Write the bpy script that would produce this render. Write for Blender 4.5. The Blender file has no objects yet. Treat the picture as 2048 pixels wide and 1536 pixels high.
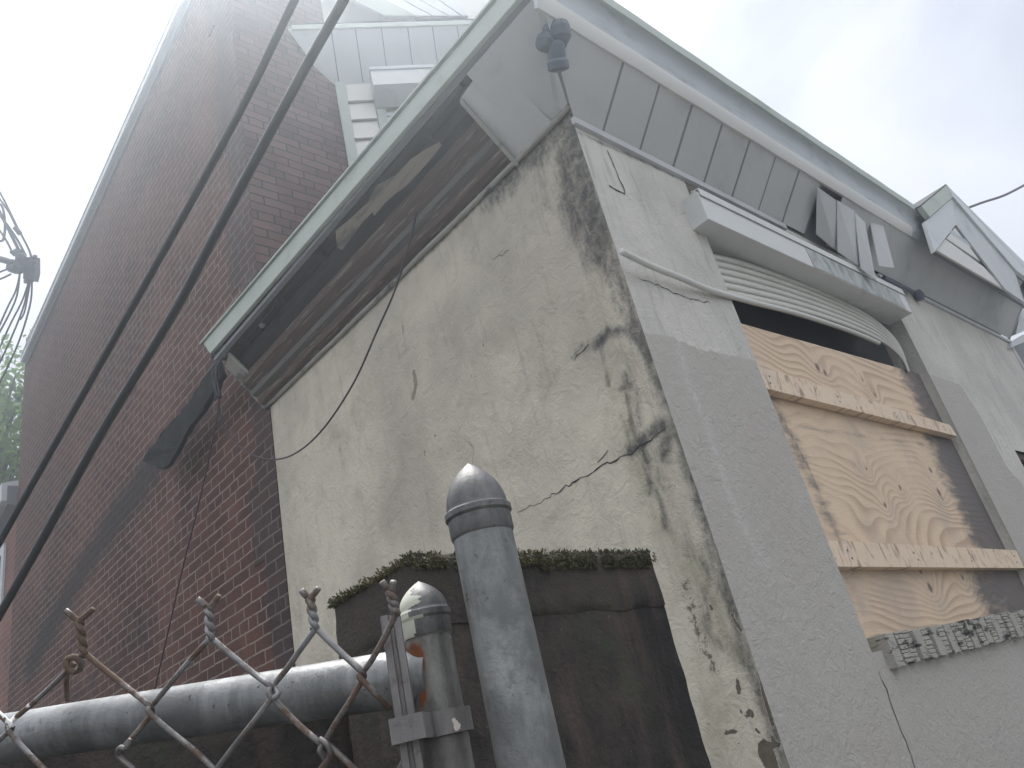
import bpy, bmesh, math, random
import numpy as np
from mathutils import Vector, Matrix
random.seed(7); rng = np.random.default_rng(7)
S = bpy.context.scene
COL = S.collection

# ---------------------------------------------------------------- camera
F = 1582.3174
RW = np.array([[0.7437927312441681, -0.6325173842478601, -0.21608824950141328],
               [0.13139666726896093, 0.4553425082123832, -0.8805669287711559],
               [0.6553680559646999, 0.6265660051735176, 0.421791124114708]])
CP = np.array([-1.8969861, -1.2099349, 1.1])
cam = bpy.data.objects.new('camera', bpy.data.cameras.new('camera')); COL.objects.link(cam)
cam.data.sensor_width = 36.0; cam.data.lens = F / 2048 * 36
cam.data.clip_start = 0.02; cam.data.clip_end = 2000
m3 = Matrix(((RW[0][0], -RW[1][0], -RW[2][0]), (RW[0][1], -RW[1][1], -RW[2][1]), (RW[0][2], -RW[1][2], -RW[2][2])))
cam.matrix_world = Matrix.Translation(CP.tolist()) @ m3.to_4x4()
S.camera = cam

# ---------------------------------------------------------------- light
SUN_DIR = np.array([0.20, 0.33, 0.92]); SUN_DIR = SUN_DIR / np.linalg.norm(SUN_DIR)   # towards the sun
el = math.asin(SUN_DIR[2]); az = math.atan2(SUN_DIR[0], SUN_DIR[1])
W = bpy.data.worlds.new('World'); S.world = W; W.use_nodes = True
nt = W.node_tree; nt.nodes.clear()
def N(tree, t, **kw):
    n = tree.nodes.new(t)
    for k, v in kw.items():
        if k.startswith('i_'):
            n.inputs[k[2:].replace('_', ' ')].default_value = v
        else: setattr(n, k, v)
    return n
out = N(nt, 'ShaderNodeOutputWorld')
sky = N(nt, 'ShaderNodeTexSky', sky_type='NISHITA', sun_disc=False)
sky.sun_elevation = el; sky.sun_rotation = az; sky.air_density = 1.0; sky.dust_density = 3.0
bg1 = N(nt, 'ShaderNodeBackground'); bg1.inputs['Strength'].default_value = 0.05
nt.links.new(sky.outputs[0], bg1.inputs[0])
tc = N(nt, 'ShaderNodeTexCoord')
nz = N(nt, 'ShaderNodeTexNoise'); nz.inputs['Scale'].default_value = 2.3; nz.inputs['Detail'].default_value = 6; nz.inputs['Roughness'].default_value = 0.48; nz.inputs['Distortion'].default_value = 0.5
nt.links.new(tc.outputs['Generated'], nz.inputs['Vector'])
cr = N(nt, 'ShaderNodeValToRGB')
cr.color_ramp.elements[0].position = 0.40; cr.color_ramp.elements[0].color = (0.39, 0.395, 0.435, 1)
cr.color_ramp.elements[1].position = 0.60; cr.color_ramp.elements[1].color = (0.73, 0.71, 0.69, 1)
nt.links.new(nz.outputs['Fac'], cr.inputs[0])
dp = N(nt, 'ShaderNodeVectorMath', operation='DOT_PRODUCT'); dp.inputs[1].default_value = SUN_DIR.tolist()
nt.links.new(tc.outputs['Generated'], dp.inputs[0])
mr = N(nt, 'ShaderNodeMapRange', interpolation_type='SMOOTHSTEP'); mr.inputs['From Min'].default_value = 0.82; mr.inputs['From Max'].default_value = 1.0
mr.inputs['To Min'].default_value = .90; mr.inputs['To Max'].default_value = 2.6
nt.links.new(dp.outputs['Value'], mr.inputs['Value'])
bg2 = N(nt, 'ShaderNodeBackground')
nt.links.new(cr.outputs[0], bg2.inputs[0])
dq = N(nt, 'ShaderNodeVectorMath', operation='DOT_PRODUCT'); dq.inputs[1].default_value = (-.62, -.66, .42)
nt.links.new(tc.outputs['Generated'], dq.inputs[0])
mq = N(nt, 'ShaderNodeMapRange', interpolation_type='SMOOTHSTEP'); mq.inputs['From Min'].default_value = 0.0; mq.inputs['From Max'].default_value = 0.9
mq.inputs['To Min'].default_value = 0.0; mq.inputs['To Max'].default_value = .95
nt.links.new(dq.outputs['Value'], mq.inputs['Value'])
sm = N(nt, 'ShaderNodeMath', operation='ADD'); nt.links.new(mr.outputs[0], sm.inputs[0]); nt.links.new(mq.outputs[0], sm.inputs[1]); nt.links.new(sm.outputs[0], bg2.inputs[1])
ad = N(nt, 'ShaderNodeAddShader'); nt.links.new(bg1.outputs[0], ad.inputs[0]); nt.links.new(bg2.outputs[0], ad.inputs[1])
nt.links.new(ad.outputs[0], out.inputs[0])
sl = bpy.data.lights.new('sun', 'SUN'); sl.energy = 4.8; sl.angle = math.radians(18); sl.color = (1.0, 0.98, 0.95)
so = bpy.data.objects.new('sun', sl); COL.objects.link(so)
so.rotation_euler = Vector((-SUN_DIR).tolist()).to_track_quat('-Z', 'Y').to_euler()
S.view_settings.view_transform = 'Standard'; S.view_settings.look = 'None'
S.view_settings.gamma = 1.0; S.view_settings.exposure = 0.38

# ---------------------------------------------------------------- measuring helpers
def ray(px, py):
    return RW.T @ np.array([(px - 1024) / F, (py - 768) / F, 1.0])
def hit(px, py, ax, v):
    d = ray(px, py); return CP + (v - CP[ax]) / d[ax] * d
def hitp(px, py, P, n):
    d = ray(px, py); return CP + np.dot(np.array(P) - CP, n) / np.dot(d, n) * d
def dep(px, py, d): return CP + d * ray(px, py)
def front(p, y=0.0): return hit(p[0], p[1], 1, y)
def side(p, x=0.0): return hit(p[0], p[1], 0, x)

# ---------------------------------------------------------------- object helpers
def tag(o, label=None, cat=None, group=None, kind=None):
    if label: o['label'] = label
    if cat: o['category'] = cat
    if group: o['group'] = group
    if kind: o['kind'] = kind
    return o
def empty(name, loc, label, cat, group=None):
    o = bpy.data.objects.new(name, None); COL.objects.link(o); o.location = [float(a) for a in loc]
    return tag(o, label, cat, group)
def obj(name, V, Fc, mats, parent=None, smooth=False, matidx=None, bevel=0, uv=None):
    me = bpy.data.meshes.new(name)
    V = [tuple(float(a) for a in v) for v in V]
    me.from_pydata(V, [], Fc)
    if not isinstance(mats, (list, tuple)): mats = [mats]
    for m in mats: me.materials.append(m)
    if matidx is not None: me.polygons.foreach_set('material_index', matidx)
    if smooth: me.polygons.foreach_set('use_smooth', [True] * len(me.polygons))
    o = bpy.data.objects.new(name, me); COL.objects.link(o)
    if parent is not None:
        o.parent = parent
        L = Vector((0, 0, 0)); p = parent
        while p is not None: L += Vector(p.location); p = p.parent
        o.location = -L
    bm = bmesh.new(); bm.from_mesh(me); bmesh.ops.recalc_face_normals(bm, faces=bm.faces); bm.to_mesh(me); bm.free()
    if bevel:
        b = o.modifiers.new('bevel', 'BEVEL'); b.width = bevel; b.segments = 2; b.limit_method = 'ANGLE'
    return o
class MB:
    def __init__(s): s.V = []; s.F = []; s.M = []
    def add(s, V, Fc, mi=0):
        n = len(s.V); s.V += [tuple(v) for v in V]; s.F += [tuple(i + n for i in f) for f in Fc]; s.M += [mi] * len(Fc); return s
    def box(s, a, b, mi=0):
        x0, y0, z0 = a; x1, y1, z1 = b
        V = [(x0, y0, z0), (x1, y0, z0), (x1, y1, z0), (x0, y1, z0), (x0, y0, z1), (x1, y0, z1), (x1, y1, z1), (x0, y1, z1)]
        return s.add(V, [(0, 3, 2, 1), (4, 5, 6, 7), (0, 1, 5, 4), (1, 2, 6, 5), (2, 3, 7, 6), (3, 0, 4, 7)], mi)
    def slab(s, pts, th, mi=0, direction=None):
        P = [np.array(p, float) for p in pts]
        n = np.zeros(3)
        for i in range(len(P)): n += np.cross(P[i] - P[0], P[(i + 1) % len(P)] - P[0])
        n /= np.linalg.norm(n)
        if direction is not None: n = np.array(direction, float)
        elif np.dot(n, CP - P[0]) > 0: n = -n       # thickness goes away from the viewer's side
        Q = [p + n * th for p in P]; k = len(P)
        Fc = [tuple(range(k)), tuple(range(2 * k - 1, k - 1, -1))] + [(i, (i + 1) % k, (i + 1) % k + k, i + k) for i in range(k)]
        return s.add(P + Q, Fc, mi)
    def tube(s, pts, r, seg=8, mi=0, cap=True):
        P = [np.array(p, float) for p in pts]; n = len(P)
        rr = r if hasattr(r, '__len__') else [r] * n
        V = []; up = None
        for i in range(n):
            t = P[min(i + 1, n - 1)] - P[max(i - 1, 0)]; t /= max(np.linalg.norm(t), 1e-9)
            if up is None:
                a = np.array([0, 0, 1.0]) if abs(t[2]) < .9 else np.array([1.0, 0, 0])
                up = np.cross(np.cross(t, a), t)
            up = up - t * np.dot(up, t); up /= np.linalg.norm(up)
            w = np.cross(t, up)
            for k in range(seg):
                a = 2 * math.pi * k / seg
                V.append(P[i] + rr[i] * (math.cos(a) * up + math.sin(a) * w))
        Fc = [(i * seg + k, i * seg + (k + 1) % seg, (i + 1) * seg + (k + 1) % seg, (i + 1) * seg + k) for i in range(n - 1) for k in range(seg)]
        if cap: Fc += [tuple(range(seg - 1, -1, -1)), tuple((n - 1) * seg + k for k in range(seg))]
        return s.add(V, Fc, mi)
    def lathe(s, c, prof, seg=32, mi=0, axis=(0, 0, 1)):
        ax = np.array(axis, float); ax /= np.linalg.norm(ax)
        a = np.array([1.0, 0, 0]) if abs(ax[0]) < .9 else np.array([0, 1.0, 0])
        u = np.cross(ax, a); u /= np.linalg.norm(u); w = np.cross(ax, u); c = np.array(c, float)
        V = [c + z * ax + r * (math.cos(2 * math.pi * k / seg) * u + math.sin(2 * math.pi * k / seg) * w) for r, z in prof for k in range(seg)]
        n = len(prof)
        Fc = [(i * seg + k, i * seg + (k + 1) % seg, (i + 1) * seg + (k + 1) % seg, (i + 1) * seg + k) for i in range(n - 1) for k in range(seg)]
        Fc += [tuple(range(seg)), tuple((n - 1) * seg + k for k in range(seg))]
        return s.add(V, Fc, mi)
    def prism(s, prof, f, a0, a1, mi=0, closed=True):
        """prof: 2D points, f(p, a) -> 3D"""
        V = [f(p, a0) for p in prof] + [f(p, a1) for p in prof]; k = len(prof)
        Fc = [(i, (i + 1) % k, (i + 1) % k + k, i + k) for i in range(k if closed else k - 1)]
        if closed: Fc += [tuple(range(k)), tuple(range(2 * k - 1, k - 1, -1))]
        return s.add(V, Fc, mi)
    def ribbon(s, pts, widths, normal, mi=0):
        """thin jagged strip lying on a surface"""
        P = [np.array(p, float) for p in pts]; nrm = np.array(normal, float); V = []
        for i, p in enumerate(P):
            t = P[min(i + 1, len(P) - 1)] - P[max(i - 1, 0)]; sd = np.cross(t, nrm); sd /= max(np.linalg.norm(sd), 1e-9)
            V += [p + sd * widths[i] / 2, p - sd * widths[i] / 2]
        return s.add(V, [(2 * i, 2 * i + 1, 2 * i + 3, 2 * i + 2) for i in range(len(P) - 1)], mi)
    def build(s, name, mats, parent=None, smooth=False, bevel=0):
        return obj(name, s.V, s.F, mats, parent, smooth, s.M, bevel)
def shade_auto(o, ang=35):
    me = o.data
    me.polygons.foreach_set('use_smooth', [True] * len(me.polygons))
    bm = bmesh.new(); bm.from_mesh(me)
    for e in bm.edges:
        e.smooth = not (len(e.link_faces) != 2 or e.calc_face_angle(0) > math.radians(ang))
    bm.to_mesh(me); bm.free(); return o
def spline(pts, n=8):
    P = [np.array(p, float) for p in pts]; o = []
    for i in range(len(P) - 1):
        p0 = P[max(i - 1, 0)]; p1 = P[i]; p2 = P[i + 1]; p3 = P[min(i + 2, len(P) - 1)]
        for k in range(n):
            t = k / n
            o.append(.5 * ((2 * p1) + (-p0 + p2) * t + (2 * p0 - 5 * p1 + 4 * p2 - p3) * t * t + (-p0 + 3 * p1 - 3 * p2 + p3) * t ** 3))
    o.append(P[-1]); return o
def jag(pts, step, amp):
    """subdivide a 3-D polyline and jitter it"""
    o = []; P = [np.array(p, float) for p in pts]
    for a, b in zip(P[:-1], P[1:]):
        n = max(1, int(np.linalg.norm(b - a) / step))
        for k in range(n): o.append(a + (b - a) * k / n + (rng.random(3) - .5) * amp)
    o.append(P[-1]); return o

# ---------------------------------------------------------------- node material helpers
class M:
    def __init__(s, name):
        s.m = bpy.data.materials.new(name); s.m.use_nodes = True; s.t = s.m.node_tree
        s.b = s.t.nodes['Principled BSDF']; s.co = s.t.nodes.new('ShaderNodeTexCoord').outputs['Object']
    def n(s, t, **k): return N(s.t, t, **k)
    def l(s, a, b): s.t.links.new(a, b)
    def val(s, v, sock):
        if isinstance(v, (int, float)): sock.default_value = v
        elif isinstance(v, tuple): sock.default_value = v if len(v) == 4 else (*v, 1)
        else: s.l(v, sock)
    def math(s, op, a, b=0.0, clamp=False):
        n = s.n('ShaderNodeMath', operation=op, use_clamp=clamp); s.val(a, n.inputs[0]); s.val(b, n.inputs[1]); return n.outputs[0]
    def scale(s, v, co=None):
        n = s.n('ShaderNodeMapping'); n.inputs['Scale'].default_value = v; s.l(co or s.co, n.inputs[0]); return n.outputs[0]
    def swz(s, order, co=None):
        a = s.n('ShaderNodeSeparateXYZ'); s.l(co or s.co, a.inputs[0]); c = s.n('ShaderNodeCombineXYZ')
        for i, ch in enumerate(order):
            if ch in 'XYZ': s.l(a.outputs[ch], c.inputs[i])
        return c.outputs[0]
    def noise(s, sc, det=4, rough=.55, dist=0, co=None, w=None):
        n = s.n('ShaderNodeTexNoise'); n.inputs['Scale'].default_value = sc; n.inputs['Detail'].default_value = det
        n.inputs['Roughness'].default_value = rough; n.inputs['Distortion'].default_value = dist
        s.l(co or s.co, n.inputs['Vector']); return n.outputs['Fac']
    def step(s, v, lo, hi, a=0.0, b=1.0):
        n = s.n('ShaderNodeMapRange', interpolation_type='SMOOTHSTEP'); s.val(v, n.inputs['Value'])
        n.inputs['From Min'].default_value = lo; n.inputs['From Max'].default_value = hi
        n.inputs['To Min'].default_value = a; n.inputs['To Max'].default_value = b; return n.outputs[0]
    def mix(s, f, a, b, mode='MIX'):
        n = s.n('ShaderNodeMix', data_type='RGBA', blend_type=mode); s.val(f, n.inputs[0]); s.val(a, n.inputs[6]); s.val(b, n.inputs[7]); return n.outputs[2]
    def attr(s, nm): return s.n('ShaderNodeAttribute', attribute_name=nm).outputs['Fac']
    def bump(s, h, dist, strength=1.0, prev=None):
        n = s.n('ShaderNodeBump'); n.inputs['Distance'].default_value = dist; n.inputs['Strength'].default_value = strength
        s.l(h, n.inputs['Height'])
        if prev: s.l(prev, n.inputs['Normal'])
        return n.outputs[0]
    def done(s, col, rough=.8, nrm=None, metal=0.0, spec=None):
        s.val(col, s.b.inputs['Base Color']); s.val(rough, s.b.inputs['Roughness']); s.val(metal, s.b.inputs['Metallic'])
        if nrm: s.l(nrm, s.b.inputs['Normal'])
        if spec is not None: s.b.inputs['Specular IOR Level'].default_value = spec
        return s.m

def worn(name, c1, c2, sc=6, rough=.7, bsc=40, bd=.002, metal=0.0, dirt=None, dsc=3, dlo=.5, dhi=.7, stretch=None, c3=None):
    k = M(name); co = k.scale(stretch) if stretch else k.co
    c = k.mix(k.noise(sc, 5, co=co), c1, c2)
    if dirt: c = k.mix(k.step(k.noise(dsc, 7, .65, .4, co=co), dlo, dhi), c, dirt)
    if c3: c = k.mix(k.step(k.noise(sc * 9, 3, .6), .62, .72), c, c3)
    return k.done(c, rough, k.bump(k.noise(bsc, 4, co=co), bd), metal)

def stucco_side():
    k = M('cream stucco with soot and peeling paint')
    c = k.mix(k.step(k.noise(1.3, 5, .6), .35, .68), (.64, .585, .475), (.45, .41, .345))
    c = k.mix(k.math('MULTIPLY', k.step(k.noise(4.0, 9, .72, .5), .45, .72), .6), c, (.36, .325, .265))
    st = k.noise(3, 6, .6, co=k.scale((9, 9, .9)))
    c = k.mix(k.math('MULTIPLY', k.step(st, .55, .75), .4), c, (.26, .25, .21))
    g = k.attr('green'); c = k.mix(k.math('MULTIPLY', k.step(k.math('ADD', g, k.math('MULTIPLY', k.noise(14, 6, .7), .9)), .72, 1.1), .6), c, (.34, .325, .22))
    hf = k.noise(90, 5, .75); mf = k.noise(26, 7, .72, .6)
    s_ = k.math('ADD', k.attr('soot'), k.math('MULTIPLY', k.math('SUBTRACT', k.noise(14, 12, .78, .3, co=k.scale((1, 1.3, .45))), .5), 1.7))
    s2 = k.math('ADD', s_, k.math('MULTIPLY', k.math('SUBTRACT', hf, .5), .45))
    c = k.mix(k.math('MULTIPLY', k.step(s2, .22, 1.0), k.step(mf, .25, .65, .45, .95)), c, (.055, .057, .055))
    sp = k.step(k.math('ADD', k.attr('speck'), k.math('MULTIPLY', k.noise(60, 6, .7), .9)), .88, 1.0)
    c = k.mix(k.math('MULTIPLY', sp, .8), c, (.05, .048, .035))
    p_ = k.math('ADD', k.attr('peel'), k.math('MULTIPLY', k.math('SUBTRACT', k.noise(38, 5, .7), .5), .9))
    pm = k.step(p_, .50, .55)
    pd = k.mix(k.noise(60, 4), (.10, .085, .062), (.19, .165, .125)); pl_ = k.mix(k.noise(60, 4), (.34, .29, .22), (.25, .215, .165))
    c = k.mix(pm, c, k.mix(k.step(k.attr('deep'), .4, .6), pl_, pd))
    rim = k.math('MULTIPLY', k.step(p_, .40, .48), k.math('SUBTRACT', 1.0, pm))
    c = k.mix(k.math('MULTIPLY', rim, .5), c, (.62, .60, .52))
    h = k.math('ADD', k.noise(17, 6, .62, 1.4), k.math('MULTIPLY', hf, .30))
    nb = k.bump(h, .012, .9)
    nb = k.bump(k.math('SUBTRACT', 1.0, pm), .003, 1.0, nb)
    return k.done(c, .93, nb)
def stucco_front():
    k = M('grey repainted stucco')
    up = k.mix(k.step(k.noise(2.2, 6, .62), .35, .65), (.66, .635, .575), (.54, .525, .48))
    up = k.mix(k.math('MULTIPLY', k.step(k.noise(3, 7, .65, co=k.scale((7, 7, 1))), .5, .72), .5), up, (.27, .28, .265))
    lo = k.mix(k.noise(2.0, 5), (.44, .415, .38), (.50, .475, .43))
    lo = k.mix(k.math('MULTIPLY', k.step(k.noise(1.4, 3), .5, .7), .5), lo, (.46, .40, .365))
    pn = k.math('ADD', k.attr('paint'), k.math('MULTIPLY', k.math('SUBTRACT', k.noise(20, 8, .75), .5), .38))
    c = k.mix(k.step(pn, .48, .52), up, lo)
    c = k.mix(k.math('MULTIPLY', k.step(k.math('ADD', k.attr('soot'), k.math('SUBTRACT', k.noise(16, 8, .7), .5)), .4, .75), .8), c, (.07, .075, .075))
    st = k.math('ADD', k.attr('streak'), k.math('MULTIPLY', k.math('SUBTRACT', k.noise(70, 6, .8, 1.0), .5), 1.6))
    c = k.mix(k.math('MULTIPLY', k.step(st, .42, .85), .6), c, (.66, .66, .64))
    h = k.math('ADD', k.noise(26, 6, .66, 1.2), k.math('MULTIPLY', k.noise(120, 4, .7), .35))
    return k.done(c, .72, k.bump(h, .012, .9))
def brick(name, axes, c1, c2, mortar, mcol_mix=.5, bw=.213, rh=.0677, ms=.010, mm=.12, grime_shade=None, offset=.5, bump=.006):
    k = M(name); co0 = k.swz(axes)
    dn = k.n('ShaderNodeTexNoise'); dn.inputs['Scale'].default_value = 9; dn.inputs['Detail'].default_value = 4; k.l(k.co, dn.inputs['Vector'])
    off = k.n('ShaderNodeVectorMath', operation='MULTIPLY_ADD'); k.l(dn.outputs['Color'], off.inputs[0]); off.inputs[1].default_value = (.022, .016, 0); k.l(co0, off.inputs[2])
    b = k.n('ShaderNodeTexBrick'); k.l(off.outputs[0], b.inputs['Vector'])
    b.inputs['Scale'].default_value = 1; b.inputs['Mortar Size'].default_value = ms / 2; b.inputs['Mortar Smooth'].default_value = mm
    b.inputs['Brick Width'].default_value = bw; b.inputs['Row Height'].default_value = rh; b.offset = offset; b.squash = .52; b.squash_frequency = 6
    b.inputs['Color1'].default_value = (0, 0, 0, 1); b.inputs['Color2'].default_value = (1, 1, 1, 1); b.inputs['Mortar'].default_value = (.5, .5, .5, 1); b.inputs['Bias'].default_value = 0
    wob = k.step(k.noise(2.4, 2), .35, .65); cb = k.mix(k.math('ADD', k.math('MULTIPLY', b.outputs['Color'], .8), k.math('MULTIPLY', wob, .2)), c1, c2)
    cb = k.mix(k.math('MULTIPLY', k.noise(40, 6, .7), .5), cb, (c1[0] * .55, c1[1] * .5, c1[2] * .55))
    cb = k.mix(k.math('MULTIPLY', k.step(k.noise(1.1, 6, .65), .45, .7), .45), cb, (c2[0] * 1.3 + .02, c2[1] * 1.4 + .02, c2[2] * 1.5 + .02))
    cb = k.mix(k.math('MULTIPLY', k.step(k.noise(.9, 9, .72, .6), .48, .66), .6), cb, (c1[0] * .45, c1[1] * .6, c1[2] * .7))
    cb = k.mix(k.step(k.noise(3.2, 7, .75), .63, .69, 0, .55), cb, (.19, .13, .10))
    mc = k.mix(k.noise(25, 5, .7), mortar, tuple(a * .55 for a in mortar))
    mfac = k.math('MULTIPLY', b.outputs['Fac'], k.step(k.noise(7, 6, .7), .34, .52, mcol_mix, 1.0))
    c = k.mix(mfac, cb, mc)
    if grime_shade: 
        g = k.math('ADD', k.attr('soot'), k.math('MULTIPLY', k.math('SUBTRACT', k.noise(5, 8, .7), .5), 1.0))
        c = k.mix(k.math('MULTIPLY', k.step(g, .3, .8), .85), c, grime_shade)
    h = k.math('SUBTRACT', k.math('MULTIPLY', k.noise(70, 5, .7), .35), b.outputs['Fac'])
    return k.done(c, .88, k.bump(h, bump, .9))
def wood_ply():
    k = M('weathered plywood')
    co = k.swz('XZ.')
    f1 = k.n('ShaderNodeTexNoise'); f1.inputs['Scale'].default_value = 1.0; f1.inputs['Detail'].default_value = 1.2; f1.inputs['Roughness'].default_value = .35; f1.inputs['Distortion'].default_value = .5
    k.l(k.scale((1.2, 2.2, 1), co), f1.inputs['Vector'])
    a = k.n('ShaderNodeSeparateXYZ'); k.l(co, a.inputs[0])
    fld = k.math('ADD', k.math('MULTIPLY', f1.outputs['Fac'], 12), k.math('MULTIPLY', a.outputs['Y'], 24))
    fld = k.math('ADD', fld, k.math('MULTIPLY', k.attr('knotfield'), 2.0))
    fr = k.math('FRACT', fld)
    line = k.math('MULTIPLY', k.step(fr, .25, .93), k.math('SUBTRACT', 1.0, k.step(fr, .93, 1.0)))
    fib = k.noise(8, 6, .7, co=k.scale((1.5, 30, 1), co))
    c = k.mix(k.noise(2.2, 4), (.76, .59, .42), (.66, .515, .375))
    c = k.mix(k.math('MULTIPLY', line, k.step(k.noise(2.3, 3), .35, .62, .08, .62)), c, (.36, .235, .155))
    c = k.mix(k.math('MULTIPLY', k.step(fib, .5, .72), .35), c, (.34, .27, .21))
    c = k.mix(k.math('MULTIPLY', k.step(k.noise(1.9, 7, .68), .44, .7), .6), c, (.40, .335, .285))
    kn = k.math('ADD', k.attr('knot'), k.math('MULTIPLY', k.math('SUBTRACT', k.noise(60, 3), .5), .3))
    c = k.mix(k.math('MULTIPLY', k.step(kn, .25, .8), .85), c, (.12, .075, .06))
    s_ = k.math('ADD', k.attr('stain'), k.math('MULTIPLY', k.math('SUBTRACT', k.noise(7, 9, .7, .5, co=k.scale((1, 3, 1), co)), .5), 1.3))
    c = k.mix(k.math('MULTIPLY', k.step(s_, .30, .85), .86), c, (.085, .085, .095))
    return k.done(c, .75, k.bump(k.math('ADD', fib, k.math('MULTIPLY', line, .5)), .0015))
def wood_stud():
    k = M('rough sawn pine')
    co = k.scale((2.2, 14, 10))
    c = k.mix(k.noise(3, 6, .7, .3, co=co), (.80, .66, .50), (.66, .52, .39))
    tear = k.noise(1, 5, .7, .6, co=k.scale((30, 1, 11)))
    c = k.mix(k.math('MULTIPLY', k.step(tear, .52, .64), .8), c, (.27, .18, .13))
    c = k.mix(k.math('MULTIPLY', k.step(k.noise(3, 5), .52, .7), .4), c, (.42, .40, .38))
    return k.done(c, .8, k.bump(tear, .004))
def galv(name, c1=(.36, .38, .40), c2=(.24, .26, .28), spk=(.10, .09, .08), paint=None, plo=.60, phi=.62, psc=7, rust=None, rsc=9, rlo=.60, rhi=.70, rough=.42, metal=.55):
    k = M(name)
    c = k.mix(k.step(k.noise(22, 8, .72, .5, co=k.scale((1, 1, .25))), .38, .62), c1, c2)
    c = k.mix(k.math('MULTIPLY', k.step(k.noise(9, 6, .7), .55, .7), .5), c, (c1[0] * 1.5, c1[1] * 1.5, c1[2] * 1.5))
    c = k.mix(k.step(k.noise(120, 3, .6), .66, .72), c, spk)
    c = k.mix(k.math('MULTIPLY', k.step(k.noise(45, 5, .7), .58, .72), .6), c, (c2[0] * .6, c2[1] * .6, c2[2] * .6))
    mt = k.math('MULTIPLY', k.step(k.noise(20, 3), .3, .7, .8, 1.0), metal)
    r = k.step(k.noise(30, 5), .3, .7, rough - .08, rough + .18)
    if rust:
        rm = k.step(k.math('ADD', k.noise(rsc, 7, .7), k.attr('rustm')), rlo, rhi); c = k.mix(rm, c, k.mix(k.noise(90, 3), rust, (rust[0] * .45, rust[1] * .4, rust[2] * .4)))
        mt = k.math('MULTIPLY', mt, k.math('SUBTRACT', 1.0, rm)); r = k.math('MAXIMUM', r, k.math('MULTIPLY', rm, .9))
    if paint:
        pm = k.step(k.noise(psc, 6, .62), plo, phi); c = k.mix(pm, c, paint); mt = k.math('MULTIPLY', mt, k.math('SUBTRACT', 1.0, pm)); r = k.math('MAXIMUM', r, k.math('MULTIPLY', pm, .6))
    return k.done(c, r, k.bump(k.noise(160, 4, .7), .0006), mt)
def plain(name, c, rough=.6, metal=0.0, bs=60, bd=.0005, var=.8):
    return worn(name, c, tuple(a * var for a in c), 5, rough, bs, bd, metal)

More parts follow.
